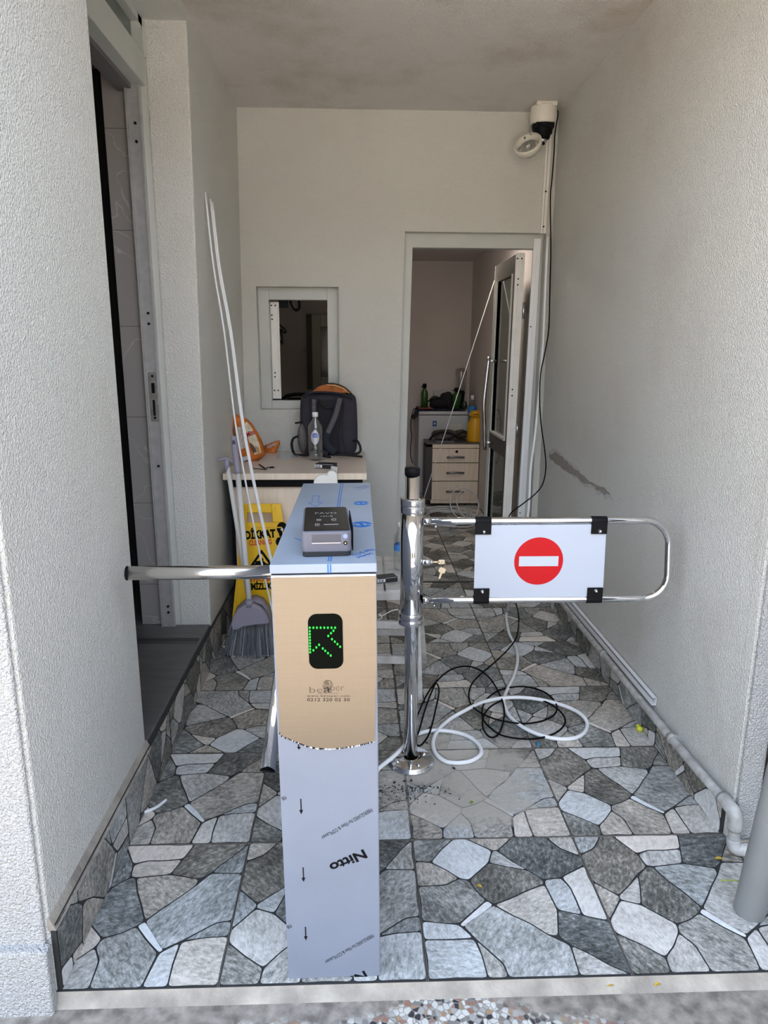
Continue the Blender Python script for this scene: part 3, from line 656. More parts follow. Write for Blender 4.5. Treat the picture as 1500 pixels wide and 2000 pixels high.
# ================================================================ turnstile cabinet
CX, CY = -.0635, 1.43
HW, CD, CH = .1125, .93, 1.06
turn = thing('turnstile', 'waist-high tripod turnstile cabinet with warm-tinted steel front plate, grey protective film and green arrow display', 'turnstile', (CX, CY, 0), (0, -.0115, 0))
bpy.context.view_layer.update()
TI = turn.matrix_basis.inverted()
def tl(px, py, y=1.43): return TI @ ony(px, py, y)       # point on the front face, in the cabinet's own frame
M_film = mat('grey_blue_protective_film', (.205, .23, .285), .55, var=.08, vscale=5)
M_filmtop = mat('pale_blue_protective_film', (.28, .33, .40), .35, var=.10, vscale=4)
def steel_plate():
    mm = bpy.data.materials.new('brushed_warm_tinted_steel'); mm.use_nodes = True; nt = mm.node_tree; L = nt.links.new; b = nt.nodes['Principled BSDF']
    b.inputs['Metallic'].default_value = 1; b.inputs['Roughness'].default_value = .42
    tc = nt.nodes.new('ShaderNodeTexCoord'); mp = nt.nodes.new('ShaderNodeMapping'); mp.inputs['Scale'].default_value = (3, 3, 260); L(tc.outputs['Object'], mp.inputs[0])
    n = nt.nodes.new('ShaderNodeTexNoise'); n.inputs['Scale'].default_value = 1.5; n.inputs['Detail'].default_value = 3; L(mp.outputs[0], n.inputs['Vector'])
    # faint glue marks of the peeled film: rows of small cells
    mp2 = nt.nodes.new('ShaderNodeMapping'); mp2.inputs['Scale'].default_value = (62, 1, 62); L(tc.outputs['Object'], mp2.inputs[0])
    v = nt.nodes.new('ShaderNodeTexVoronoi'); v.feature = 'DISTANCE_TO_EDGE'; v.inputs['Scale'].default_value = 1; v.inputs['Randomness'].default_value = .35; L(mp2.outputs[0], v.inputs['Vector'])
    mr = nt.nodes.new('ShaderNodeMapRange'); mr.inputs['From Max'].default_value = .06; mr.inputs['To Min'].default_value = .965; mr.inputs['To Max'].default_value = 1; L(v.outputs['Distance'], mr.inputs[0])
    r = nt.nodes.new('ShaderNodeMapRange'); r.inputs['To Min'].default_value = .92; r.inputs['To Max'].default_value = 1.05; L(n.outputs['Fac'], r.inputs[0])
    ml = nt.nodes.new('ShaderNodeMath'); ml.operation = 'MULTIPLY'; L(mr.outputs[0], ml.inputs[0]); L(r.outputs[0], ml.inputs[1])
    mx = nt.nodes.new('ShaderNodeMix'); mx.data_type = 'RGBA'; mx.blend_type = 'MULTIPLY'; mx.inputs[0].default_value = 1; mx.inputs[6].default_value = (.245, .214, .176, 1)  # plain steel; its beige reflection is put into the base colour
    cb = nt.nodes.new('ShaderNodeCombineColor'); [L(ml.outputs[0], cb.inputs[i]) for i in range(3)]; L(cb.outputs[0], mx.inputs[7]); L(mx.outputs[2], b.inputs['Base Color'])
    return mm
M_warmsteel = steel_plate()
MB().box((-HW, 0, 0), (HW, CD, 1.0375)).build('cabinet_body', M_film, turn, bevel=.003)
MB().box((-HW-.001, -.002, 1.0395), (HW+.001, CD+.002, CH)).build('cabinet_lid', M_filmtop, turn, bevel=.0025)
MB().box((-HW+.002, .001, 1.036), (HW-.002, CD-.002, 1.0405)).build('lid_seam', M_black, turn)
# bare steel plate, film torn off along a curved edge
edge = [(531, 1125), (535, 1225), (540, 1300), (545, 1400), (545, 1430), (549, 1436), (560, 1441), (580, 1449), (600, 1457), (620, 1461), (645, 1462), (670, 1460), (700, 1455), (732, 1447), (733, 1400), (736, 1300), (736, 1290), (735, 1125)]
P = [tl(*p) for p in edge]
for p in P: p.x = max(-HW+.0015, min(HW-.0015, p.x)); p.y = -.0008
P[0].z = P[-1].z = 1.034
m = MB(); m.prism([tuple(p) for p in P], (0, -.0010, 0)); plate = m.build('front_plate', M_warmsteel, turn)
m = MB(); m.box((-HW+.002, -.0035, 1.0315), (HW-.001, -.0005, 1.0365)); m.build('plate_lip', M_chrome, turn, bevel=.001)
# ragged torn edge of the film
rn = random.Random(8); m = MB()
for a, b in zip(P[4:13], P[5:14]):
    for k in range(9):
        p = a.lerp(b, (k+rn.random()*.6)/9); w = rn.uniform(.0006, .0016); h = rn.uniform(.0008, .0024)
        m.mi = 0 if rn.random() < .55 else 1
        m.box((p.x-w, -.0026, p.z-h), (p.x+w, -.0019, p.z+h*.6))
m.build('torn_film_edge', [M_black, M_whitepl], turn)
# display window
c0, c1 = tl(601, 1199), tl(671, 1304)
def rrect(x0, x1, z0, z1, r, n=7):
    o = []
    for cx, cz, a0 in ((x1-r, z1-r, 0), (x0+r, z1-r, 90), (x0+r, z0+r, 180), (x1-r, z0+r, 270)):
        for k in range(n+1): a = math.radians(a0+90*k/n); o.append((cx+r*math.cos(a), cz+r*math.sin(a)))
    return o
m = MB(); m.prism([(x, -.0019, z) for x, z in rrect(c0.x, c1.x, c1.z, c0.z, .019)], (0, -.0016, 0)); disp = m.build('arrow_display', mat('black_display_glass', (.003, .004, .003), .3, spec=.02), turn)
M_led = mat('green_led', (.01, .25, .02), .4, emit=(.01, .85, .05), estr=.42, spec=.1)
M_led2 = mat('green_led_core', (.1, .6, .15), .4, emit=(.12, 1., .2), estr=.75, spec=.1)
led_px = [(x, 1218) for x in (770, 796, 822, 849, 876, 902, 929, 955)]+[(770+3*k/7, 1243+22*k) for k in range(8)]+[(943, 1240), (925, 1258), (905, 1278), (932, 1302), (953, 1320), (972, 1338), (992, 1357), (796, 1383), (818, 1362), (838, 1343), (865, 1370), (883, 1387), (903, 1404), (923, 1421)]
m = MB(); m.mi = 0; m.lathe([(0, .0018), (.0016, .0013), (.0024, 0)], (0, 0, 0), (0, -1, 0), n=10, sy=1.35); m.mi = 1; m.lathe([(0, .0022), (.0009, .0018)], (0, 0, 0), (0, -1, 0), n=8, sy=1.3)
led0 = m.build('led', [M_led, M_led2], disp)
for i, (u, v) in enumerate(led_px):
    p = tl(400+u/3.75, 900+v/3.75); o = led0 if i == 0 else led0.copy()
    if i: COL.objects.link(o); o.parent = disp
    o.location = (p.x, -.0034, p.z)
# engraved maker's mark and address
M_ink = mat('dark_brown_ink', (.05, .038, .03), .6, spec=.05)
m = MB(); NF = (0, -1, 0); FY = -.0019
def ftext(mb, s, px0, py0, px1, py1, hpx=None, bold=0., spacing=1., anchor=(0, 0), y=FY, rotdir=None, h=None):
    a = tl(px0, py0); b = tl(px1, py1); a.y = b.y = y
    add_text(mb, s, a, rotdir or (b-a), (b-a).length, h, NF, bold, spacing, anchor, ex=.0001)
ftext(m, 'be', 605, 1352, 630, 1352, h=.014, bold=-.02); ftext(m, 'per', 646, 1352, 672, 1352, h=.015, bold=-.02); ftext(m, 'a', 632, 1352, 646, 1352, h=.012)
ftext(m, 'www.betaper.com', 600, 1361.5, 683, 1361.5, h=.0065, bold=.01, spacing=1.25)
ftext(m, '0212 320 02 30', 600, 1369, 683, 1369, h=.0080, bold=.02, spacing=1.1)
ftext(m, 'Geçiş Kontrol Sistemleri', 621, 1354.5, 661, 1354.5, h=.0026)
fc = tl(640, 1338); fc.y = FY-.0006
for k in range(5):
    r = .0022+k*.0021; n = 18; a0 = (.5*k) % 2
    for seg in ((a0, a0+2.6), (a0+3.0, a0+5.6)):
        pts = [fc+Vector((r*math.cos(seg[0]+(seg[1]-seg[0])*t/n), 0, r*1.15*math.sin(seg[0]+(seg[1]-seg[0])*t/n))) for t in range(n+1)]
        m.tube(pts, .00045, n=4, sub=1)
m.build('engraved_lettering', M_ink, plate)
# print on the film
M_inkb = mat('black_print', (.008, .008, .009), .6, spec=.04)
def rev(s, px0, py0, px1, py1, h, bold=0.):
    m = MB(); ftext(m, s, px0, py0, px1, py1, h=h, bold=bold, y=-.0004); m.build('printed_lettering', M_inkb, turn)
rev('Nitto', 709, 1658, 641, 1688, .026, .03)
rev('Nit', 711, 1895, 672, 1912, .026, .03)
for (x0, y0, x1, y1, xa, ya, xb, yb_, xc, yc, xd, yd) in ((724, 1578, 648, 1622, 650, 1624, 646, 1627, 644, 1624, 626, 1634), (727, 1824, 657, 1864, 658, 1866, 654, 1868, 652, 1867, 633, 1877)):
    m = MB(); ftext(m, 'FIBERGUARD for Fiber & CO', x0, y0, x1, y1, h=.0100, y=-.0004); ftext(m, '2', xa, ya, xb, yb_, h=.006, y=-.0004); ftext(m, 'Laser', xc, yc, xd, yd, h=.0100, y=-.0004); m.build('printed_lettering', M_inkb, turn)
rev('FIB', 556, 1554, 549, 1558, .009); rev('FIB', 567, 1805, 559, 1809, .009)
for (x0, y0, y1) in ((583, 1452, 1464), (587.5, 1560, 1590), (592, 1694, 1722), (596.5, 1810, 1836)):
    a = tl(x0, y0); b = tl(x0+1, y1); a.y = b.y = -.0004; l = (a-b).length; hd = min(.011, l*.45)
    m = MB(); m.box((a.x-.0012, -.0010, b.z+hd), (a.x+.0012, -.0003, a.z)); m.prism([(b.x-.0042, -.0003, b.z+hd), (b.x+.0042, -.0003, b.z+hd), (b.x, -.0003, b.z)], (0, -.0007, 0)); m.build('printed_arrow', M_inkb, turn)
M_blue = mat('blue_print', (.015, .15, .48), .5, spec=.2)
def tt(px, py, z=CH+.0006): return TI @ onz(px, py, z+.000)
m = MB(); zt = CH+.0002
def ribbon(pts, w):
    for a, b in zip(pts[:-1], pts[1:]):
        d = (b-a).normalized(); n_ = Vector((d.y, -d.x, 0))*w
        m.prism([a-n_, b-n_, b+n_, a+n_], (0, 0, .0005))
def tp(px, py): p = tt(px, py); p.z = zt; return p
for dx, w in ((0, .0011), (5, .0011)):
    p0, p1 = tp(641+dx, 1096), tp(666+dx*.8, 944); ribbon([p0, p1], w)
    m.box((p0.x-.0012, -.0028, 1.0400), (p0.x+.0012, -.0021, CH-.0005))
A = [(610, 968), (610, 981), (602, 981), (616, 989), (630, 981), (621, 981), (624, 968), (610, 968)]
ribbon([tp(*p) for p in A], .0007)
ribbon([tp(576, 1050), tp(591, 1056)], .0012)
for (cx, cy, s) in ((706, 1024.5, 1.), (705, 983, .85)):
    c = tp(cx, cy); r = .020*s
    for a0, a1 in ((.15, 2.75), (3.3, 5.9)):
        o_ = [c+Vector((1.35*r*math.cos(a0+(a1-a0)*t/12), r*1.5*math.sin(a0+(a1-a0)*t/12), 0)) for t in range(13)]
        i_ = [c+Vector((  .72*r*math.cos(a0+(a1-a0)*t/12), r*.78*math.sin(a0+(a1-a0)*t/12), 0)) for t in range(13)]
        for k in range(12): m.prism([o_[k], o_[k+1], i_[k+1], i_[k]], (0, 0, .0005))
    m.prism([c+Vector((-.5*r, .95*r, 0)), c+Vector((-.05*r, .95*r, 0)), c+Vector((.5*r, -.95*r, 0)), c+Vector((.05*r, -.95*r, 0))], (0, 0, .0005))
def ttext(s, a, b, h, bold=0.): pa, pb = tp(*a), tp(*b); add_text(m, s, pa, pb-pa, (pb-pa).length, h, (0, 0, 1), bold, ex=.0003)
ttext('Fiber & CO', (724, 1072), (684, 1084), .017, .01); ttext('Solution', (723, 1080), (694, 1089), .013, .01)
ttext('Fiber & CO', (716, 948), (690, 953), .016); ttext('Solution', (715, 952), (697, 957), .012)
m.build('lid_lettering', M_blue, turn)
M_dust = mat('grey_dust_smudge', (.36, .36, .34), .9, var=.3, vscale=60)
m = MB(); rn = random.Random(12)
# tripod arms and hub on the passage side
hub = TI @ Vector((-.175, 1.97, .80))
m = MB(); m.lathe([(0, .012), (.055, .012), (.062, 0), (.062, -.05)], hub+Vector((-.004, 0, 0)), (-1, 0, 0), n=32); m.build('hub_flange', M_chrome, turn)
for k, (a, b) in enumerate((((-.19, 2.0, .860), (-.6825, 2.0, .8595)), ((-.195, 1.95, .80), (-.249, 1.70, .393)), ((-.19, 1.99, .78), (-.215, 2.30, .36)))):
    A, B = TI @ Vector(a), TI @ Vector(b); d = (B-A).normalized()
    m = MB(); m.cyl(A, B-d*.004, .0205, n=32); o = m.build('barrier_arm', M_chrome if k != 0 else mat('satin_steel', (.74, .72, .69), .2, 1.), turn)
    m = MB(); m.cyl(B-d*.005, B, .0212, n=32); m.build('arm_cap', M_black, o)

# card reader / cash register on the lid
p0, p1 = onz(590, 1086, CH+.003), onz(687, 1084, CH+.003)
yb = 1.725; W = p1.x-p0.x; Hh = .056
pos = thing('payment_terminal', 'small grey and black payment terminal lying on top of the turnstile', 'payment terminal', (p0.x, p0.y, CH+.0005), (0, 0, .055))
Dp = yb-p0.y
def taper(o_, k=.92):
    for v in o_.data.vertices:
        if v.co.y > Dp*.5: v.co.x = W/2+(v.co.x-W/2)*1.0
M_posg = mat('silver_grey_plastic', (.125, .125, .155), .45, spec=.3)
m = MB(); m.prism([(x, y, .010) for x, y in rrect(0, W, 0, Dp, .012)], (0, 0, Hh-.010)); body = m.build('casing', M_posg, pos, bevel=.003, seg=3)
m = MB(); m.prism([(x, y, .0) for x, y in rrect(.001, W-.001, .001, Dp-.001, .012)], (0, 0, .0115)); m.build('base_plate', mat('dark_grey_plastic', (.028, .028, .03), .45, spec=.15), pos)
m = MB(); m.prism([(x, y, Hh-.0005) for x, y in rrect(.004, W-.004, .010, Dp-.005, .006)], (0, 0, .0020)); scr = m.build('touch_panel', mat('glossy_black_panel', (.008, .007, .007), .18, spec=.12), pos, bevel=.0008)
m = MB(); m.box((W*.20, -.0008, .030), (W*.78, .004, .050)); m.build('printer_door', mat('grey_slot', (.085, .085, .10), .4, spec=.2), pos, bevel=.001)
m = MB(); m.box((W*.20, -.0025, .030), (W*.78, .001, .0325)); m.build('tear_bar', mat('tear_bar_steel', (.35, .35, .38), .35, .6), pos)
m = MB(); m.cyl((W*.875, .002, .046), (W*.875, -.0022, .046), .0052); m.build('button', mat('pale_blue_button', (.20, .27, .40), .3, spec=.3), pos)
m = MB(); m.cyl((W*.875, .002, .030), (W*.875, -.0008, .030), .0044); b_ = m.build('power_socket', M_black, pos)
m = MB(); m.cyl((W*.875, .002, .030), (W*.875, -.0016, .030), .0015); m.build('socket_pin', mat('brass', (.8, .6, .25), .3, 1.), b_)
m = MB(); m.box((W+.002, .015, .008), (W+.0045, Dp*.75, .062)); m.build('card_slot', M_black, pos, bevel=.002)
M_wht = mat('white_print', (.62, .62, .62), .5)
m = MB(); add_text(m, 'PAVO', (W*.27, Dp*.66, Hh+.0016), (1, 0, 0), W*.46, .018, (0, 0, 1), -.03, 1.1); m.build('logo_lettering', M_wht, scr); m = MB(); add_text(m, 'satış', (W*.38, Dp*.53, Hh+.0016), (1, 0, 0), W*.26, .013, (0, 0, 1), -.02, 1.2)
m.build('name_lettering', M_wht, scr); m = MB()
for (x, y, w, h) in ((.30, .40, .09, .012), (.62, .40, .09, .014)):
    m.tube([(W*x, Dp*y, Hh+.0018), (W*(x+w), Dp*y, Hh+.0018), (W*(x+w), Dp*y+h, Hh+.0018), (W*x, Dp*y+h, Hh+.0018), (W*x, Dp*y, Hh+.0018)], .0003, n=4, sub=1)
for i in range(3):
    for j in range(3): m.box((W*(.27+i*.035), Dp*(.20+j*.035), Hh+.0014), (W*(.27+i*.035)+.0015, Dp*(.20+j*.035)+.0015, Hh+.002))
m.box((W*.45, Dp*.24, Hh+.0014), (W*.75, Dp*.24+.0008, Hh+.002)); m.build('panel_icons', M_wht, scr)

# ================================================================ gate post with swing barrier
GX, GY = .190, 2.348
gate = thing('swing_gate', 'polished steel swing gate on a round post with a white no-entry panel', 'gate', (GX, GY, 0))
m = MB(); m.lathe([(0, 0), (.0865, 0), (.0880, .004), (.0865, .010), (.082, .012), (.082, .017), (.078, .021), (.030, .024), (.0265, .026)], n=48); m.build('base_flange', M_chrome, gate)
for a in (25, 115, 205, 295):
    x, y = .057*math.cos(math.radians(a)), .057*math.sin(math.radians(a))
    m = MB(); m.lathe([(.010, 0), (.010, .002), (.005, .006), (0, .006)], (x, y, .022), n=14); m.build('anchor_bolt', M_chrome, gate)
m = MB(); m.cyl((0, 0, .02), (-.008, 0, 1.10), .0245, n=40); m.build('post', M_chrome, gate)
m = MB(); m.lathe([(.0245, -.01), (.0262, -.01), (.0262, .012), (.024, .016), (0, .018)], (-.0085, 0, 1.10), n=40); m.build('post_cap', M_black, gate)
sx = -.006
m = MB(); m.cyl((sx+.001, 0, .600), (sx-.003, 0, .962), .0405, n=48); slv = m.build('pivot_sleeve', M_chrome, gate)
for z0, z1, r in ((.962, .985, .0425), (.987, 1.010, .0435), (.577, .5985, .0425), (.556, .575, .0435)):
    m = MB(); m.lathe([(.0245, 0), (r, 0), (r+.0004, .001), (r+.0004, z1-z0-.001), (r, z1-z0), (.0245, z1-z0)], (sx-.0015, 0, z0), n=48); m.build('collar_ring', M_chrome, gate)
zt_, zb_ = .933, .648; xe = 1.075-GX; rc = .088; ty = -.018
m = MB(); pts = [(.040, ty, zt_), (.3, ty, zt_), (xe-rc-.1, ty, zt_)]
pts += [(xe-rc+rc*math.sin(a), ty, zt_-rc+rc*math.cos(a)) for a in [k*math.pi/2/8 for k in range(9)]]
pts += [(xe-rc+rc*math.cos(a), ty, zb_+rc-rc*math.sin(a)) for a in [k*math.pi/2/8 for k in range(9)]]
pts += [(xe-rc-.1, ty, zb_), (.3, ty, zb_), (.040, ty, zb_)]
pts = [(x+(.933-z)*.06, y, z) for x, y, z in pts]
m.tube(pts, .0128, n=20, sub=2); m.build('barrier_tube', M_chrome, gate)
for z in (zt_, zb_):
    m = MB(); m.cyl((.032, ty, z), (.052, ty, z), .0142, n=24); m.cyl((.072, ty-.01, z-.013), (.072, ty-.01, z-.022), .004); m.build('tube_socket', M_chrome, gate)
py_ = 2.322-GY
a_, b_, c_, d_ = [ony(x, y, 2.322) for x, y in ((929, 1026), (1185, 1024), (1177, 1168), (925, 1167))]
q = [(p.x-GX, py_, p.z) for p in (a_, b_, c_, d_)]
m = MB(); m.prism(q, (0, .004, 0)); pnl = m.build('sign_panel', mat('glossy_white_panel', (.46, .505, .585), .25, spec=.3), gate, bevel=.0008)
cc = ony(1052, 1096, 2.322); cx, cz = cc.x-GX, cc.z
m = MB(); m.prism([(cx+.0855*math.cos(2*math.pi*k/64), py_-.0002, cz+.0855*math.sin(2*math.pi*k/64)) for k in range(64)], (0, -.0006, 0)); m.build('no_entry_disc', mat('signal_red', (.52, .010, .014), .4, spec=.15), pnl)
m = MB(); m.box((cx-.069, py_-.0008, cz-.018), (cx+.069, py_-.0014, cz+.018)); m.build('no_entry_bar', mat('sign_white', (.50, .54, .61), .35), pnl, bevel=.002)
for (px, py, top) in ((944, 1024, 1), (1171, 1022, 1), (940, 1166, 0), (1161, 1166, 0)):
    p = ony(px, py, 2.32); x = p.x-GX; z = zt_ if top else zb_; s = -1 if top else 1
    m = MB(); w = .0275
    m.lathe([(.0128, -w), (.0152, -w), (.0152, w), (.0128, w)], (x, ty, z), (1, 0, 0), n=28)
    zz = z+s*.045; m.box((x-w, py_-.0065, min(z, zz)), (x+w, py_-.0008, max(z, zz))); cl = m.build('panel_clip', M_black, gate, bevel=.001)
    m = MB(); bx = x+.002; bz = z+s*.034; m.lathe([(.0075, 0), (.0075, .0015), (.0055, .0025), (.0055, .006), (.003, .009), (0, .009)], (bx, py_-.0065, bz), (0, -1, 0), n=12); m.build('clip_bolt', M_chrome, cl)
# key lock
kz = ony(838, 1097, 2.34).z
m = MB(); m.cyl((.030, -.01, kz), (.060, -.012, kz), .0125, n=24); m.cyl((.052, -.012, kz), (.066, -.012, kz), .0095, n=24); lock = m.build('key_lock', M_chrome, gate)
M_key = mat('nickel_key', (.42, .40, .33), .35, 1.)
keys = thing('key_pair', 'two small keys on a ring hanging from the gate post lock', 'keys', (GX+.066, GY-.012, kz))
m = MB(); m.box((0, -.001, -.0025), (.022, .001, .0025)); m.lathe([(.010, -.001), (.013, 0), (.010, .001)], (0, 0, 0)) if False else m.prism([(x+.030, -.001, z) for x, z in rrect(-.012, .012, -.008, .008, .006, 4)], (0, .002, 0)); m.build('key', M_key, keys)
m = MB(); m.tube([(.036+.008*math.cos(a), -.002, -.010+.011*math.sin(a)) for a in [k*.628 for k in range(10)]], .0008, n=6, closed=True); m.build('key_ring', M_key, keys)
m = MB(); R_ = Matrix.Translation((.033, -.003, -.030)) @ Matrix.Rotation(.30, 4, 'Y')
m.prism([R_ @ Vector((x, 0, z)) for x, z in rrect(-.012, .012, -.010, .010, .007, 4)], (0, .002, 0)); m.prism([R_ @ Vector(p) for p in ((-.004, 0, -.009), (.004, 0, -.009), (.003, 0, -.030), (0, 0, -.034), (-.003, 0, -.030))], (0, .002, 0)); m.build('key', M_key, keys)
# thin wire tie between the post and the cabinet
m = MB(); a = ony(778, 1190, 2.345); b = ony(744, 1203, 2.34); m.tube([a, a.lerp(b, .4)+Vector((0, 0, .004)), b, ony(740, 1199, 2.33), ony(746, 1206, 2.33), ony(735, 1212, 2.34)], .0022, n=6)
tag(m.build('wire_tie', mat('pale_wire', (.45, .43, .36), .5)), 'short pale wire running from the gate post collar to the turnstile cabinet', 'wire')

# ================================================================ pipes and trunking on the right
M_pvc = mat('old_white_pvc', (.50, .50, .49), .35, var=.22, vscale=25, vary_col=(.30, .29, .27))
wp = thing('water_pipe', 'off-white plastic water pipe along the right skirting, elbowing down at the front', 'pipe', (1.135, 1.90, .10))
wo = Vector((1.135, 1.90, .10))
m = MB(); m.tube([Vector((1.137, 4.5, .130))-wo, Vector((1.134, 3.0, .129))-wo, Vector((1.133, 2.2, .132))-wo, Vector((1.131, 1.87, .145))-wo], .0155, n=16, sub=3); m.build('long_run', M_pvc, wp)
m = MB(); m.tube([Vector((1.132, 1.905, .143))-wo, Vector((1.132, 1.86, .145))-wo, Vector((1.136, 1.838, .135))-wo, Vector((1.138, 1.832, .112))-wo, Vector((1.138, 1.832, .085))-wo], .021, n=18, sub=4); m.build('upper_elbow', M_pvc, wp)
m = MB(); m.cyl(Vector((1.138, 1.832, .09))-wo, Vector((1.140, 1.830, .035))-wo, .016); m.build('short_riser', M_pvc, wp)
m = MB(); m.tube([Vector((1.139, 1.831, .055))-wo, Vector((1.141, 1.829, .035))-wo, Vector((1.152, 1.826, .022))-wo, Vector((1.185, 1.822, .021))-wo], .0205, n=18, sub=4); m.cyl(Vector((1.18, 1.822, .021))-wo, Vector((1.33, 1.81, .021))-wo, .0155); m.build('lower_elbow', M_pvc, wp)
for yy in (2.27, 3.0):
    m = MB(); m.cyl(Vector((1.1333, yy-.012, .1315))-wo, Vector((1.1333, yy+.012, .1315))-wo, .018); m.box(Vector((1.135, yy-.01, .125))-wo, Vector((1.161, yy+.01, .142))-wo); m.build('pipe_clip', M_pvc, wp)
tr = onx(1281, 1358, XR-.012)
def channel(pts, w, d, up):
    """open U-shaped plastic channel along a polyline"""
    m = MB(); u = Vector(up).normalized()
    for a, b in zip(pts[:-1], pts[1:]):
        a, b = Vector(a), Vector(b); dr = (b-a).normalized(); sd = dr.cross(u).normalized(); t = .0018
        for o_, ww, hh in ((sd*(-w/2), t, d), (sd*(w/2-t), t, d), (sd*(-w/2), w, t)):
            m.prism([a+o_, a+o_+sd*ww, a+o_+sd*ww+u*hh, a+o_+u*hh], b-a)
    return m
trk = thing('cable_trunking', 'long white cable trunking lying on the water pipe against the right wall', 'cable trunking', (0, 0, 0))
channel([(XR-.004, 2.47, .172), (XR-.004, 4.30, .165)], .034, .018, (-1, 0, 0)).build('channel', M_whitepl, trk)
m = MB(); m.prism([(XR-.0235, 2.47, .157), (XR-.0215, 2.47, .157), (XR-.0215, 2.47, .178), (XR-.0235, 2.47, .178)], (0, 1.83, -.006)); m.build('cover', M_whitepl, trk)
# vertical trunking above and beside the rear door
tv = thing('cable_trunking', 'narrow white cable trunking rising in the corner from the door top to the dome camera', 'cable trunking', (1.13, YB, 2.2))
m = MB(); a = ony(1060, 456, YB-.009)-tv.location; b = ony(1074, 238, YB-.009)-tv.location
m.prism([a+Vector((-.016, -.008, 0)), a+Vector((.016, -.008, 0)), a+Vector((.016, .008, 0)), a+Vector((-.016, .008, 0))], b-a); m.build('channel', M_sash, tv, bevel=.001)
m = MB(); m.prism([a+Vector((-.003, -.0105, 0)), a+Vector((-.001, -.0105, 0)), a+Vector((-.001, -.0085, 0)), a+Vector((-.003, -.0085, 0))], b-a); m.build('cover_edge', mat('grey_gap', (.2, .19, .17), .7), tv)
for k in (.06, .38): 
    m = MB(); c = a.lerp(b, k); m.cyl(c+Vector((0, -.009, 0)), c+Vector((0, -.0125, 0)), .005, n=10); m.build('screw', M_black, tv)
tv2 = thing('cable_trunking', 'long white cable trunking fixed vertically on the right side of the rear door frame', 'cable trunking', (1.12, YB, 0))
m = MB(); a = ony(1050, 466, YB+.060)-tv2.location; b = ony(1018, 1010, YB+.060)-tv2.location; b = a+(b-a)*((a.z-.01)/(a.z-b.z))
for x0, x1, dp in ((-.024, .020, .007), (-.004, .020, .011)): m.prism([a+Vector((x0, -dp, 0)), a+Vector((x1, -dp, 0)), a+Vector((x1, .008, 0)), a+Vector((x0, .008, 0))], b-a)
m.build('channel', M_whitepl, tv2, bevel=.001)
for k in (.24, .79):
    m = MB(); c = a.lerp(b, k)+Vector((-.012, 0, 0)); m.cyl(c+Vector((0, -.006, 0)), c+Vector((0, -.009, 0)), .004, n=10); m.build('screw', M_black, tv2)
# leaning grey downpipe at the right edge
base = Vector((1.068, 1.603, 0)); topc = ony(1533, 1500, 1.60); dirv = (topc-base).normalized()
dp = thing('downpipe', 'thick grey plastic downpipe leaning at the right front corner of the porch', 'pipe', base)
m = MB(); m.cyl(Vector((0, 0, .002)), dirv*2.9, .040, n=40); m.build('pipe', mat('grey_pvc', (.36, .38, .39), .4, var=.08, vscale=6), dp)
m = MB(); m.cyl(dirv*1.6, dirv*1.72, .045, n=40); m.build('pipe_collar', MATS['grey_pvc'], dp)

# ================================================================ dome camera
CYc = 4.30; cc = ony(1062, 212, CYc); zc = ZC
cam_r = (ony(1088, 225, CYc)-ony(1037, 225, CYc)).length/2
dome = thing('security_camera', 'white ceiling dome camera with its cover taken off, in the rear right corner', 'security camera', (cc.x, CYc, ZC))
hz = ZC-ony(1062, 236, CYc-cam_r).z
m = MB(); m.box((-.055, -.065, -.022), (.060, .055, 0)); m.build('mounting_plate', mat('cream_plastic', (.72, .69, .60), .45), dome, bevel=.004)
m = MB(); m.lathe([(0, -.012), (cam_r*.96, -.012), (cam_r, -.02), (cam_r, -.07), (cam_r*.93, -.10), (cam_r*.85, -.104), (0, -.104)], n=40); m.build('housing', MATS['cream_plastic'], dome)
m = MB(); m.lathe([(cam_r*.86, -.100), (cam_r*.84, -.118), (cam_r*.74, -.132), (cam_r*.72, -.150), (cam_r*.60, -.158), (cam_r*.56, -.172), (cam_r*.40, -.182), (0, -.182)], n=28); m.box((-.05, -.06, -.13), (.05, -.035, -.105)); m.build('camera_module', M_black, dome)
m = MB(); m.lathe([(cam_r*.40, -.180), (cam_r*.36, -.185), (cam_r*.36, -.192), (.012, -.196), (0, -.192)], n=24); m.build('lens_ring', M_alu, dome)
m = MB(); m.lathe([(.016, -.19), (.016, -.205), (0, -.208)], n=20); m.build('lens', M_black, dome)
cv = ony(1030, 279, 4.25)
cover = thing('dome_cover', 'white ring cover with clear dome hanging below the ceiling camera', 'camera cover', cv, (0, 0, 0))
ax = Vector((-.38, -.62, .50)).normalized(); R0 = .078
m = MB(); m.lathe([(R0-.010, 0), (R0, 0), (R0+.002, -.004), (R0-.002, -.034), (R0-.014, -.036), (R0-.022, -.030), (R0-.010, -.020), (R0-.010, 0)], (0, 0, 0), ax, n=40); m.build('cover_ring', MATS['cream_plastic'], cover)
m = MB(); m.lathe([((R0-.018)*math.cos(t), -.034-(R0-.018)*math.sin(t)*.8) for t in [k*math.pi/2/8 for k in range(9)]], (0, 0, 0), ax, n=32); m.build('clear_dome', clear_mat('clear_dome_plastic', (.80, .80, .76), .75), cover)
m = MB()
u_ = ax.orthogonal().normalized(); v_ = ax.cross(u_)
for k in range(3):
    a_ = k*2.1; c = (u_*math.cos(a_)+v_*math.sin(a_))*(R0-.014)-ax*.012; m = MB(); m.blob(c, (.006, .006, .008), 1, 0, 1); m.build('screw_post', mat('dark_metal', (.12, .12, .12), .4, .6), cover)
m = MB(); a = ony(1036, 246, 4.25); m.tube([Vector((cc.x-.06, CYc-.03, ZC-.10)), a, a+Vector((-.003, 0, -.04)), ony(1039, 263, 4.25)], .0011, n=6); tag(m.build('safety_wire', M_black), 'thin dark safety wire holding the dome cover under the camera', 'wire')

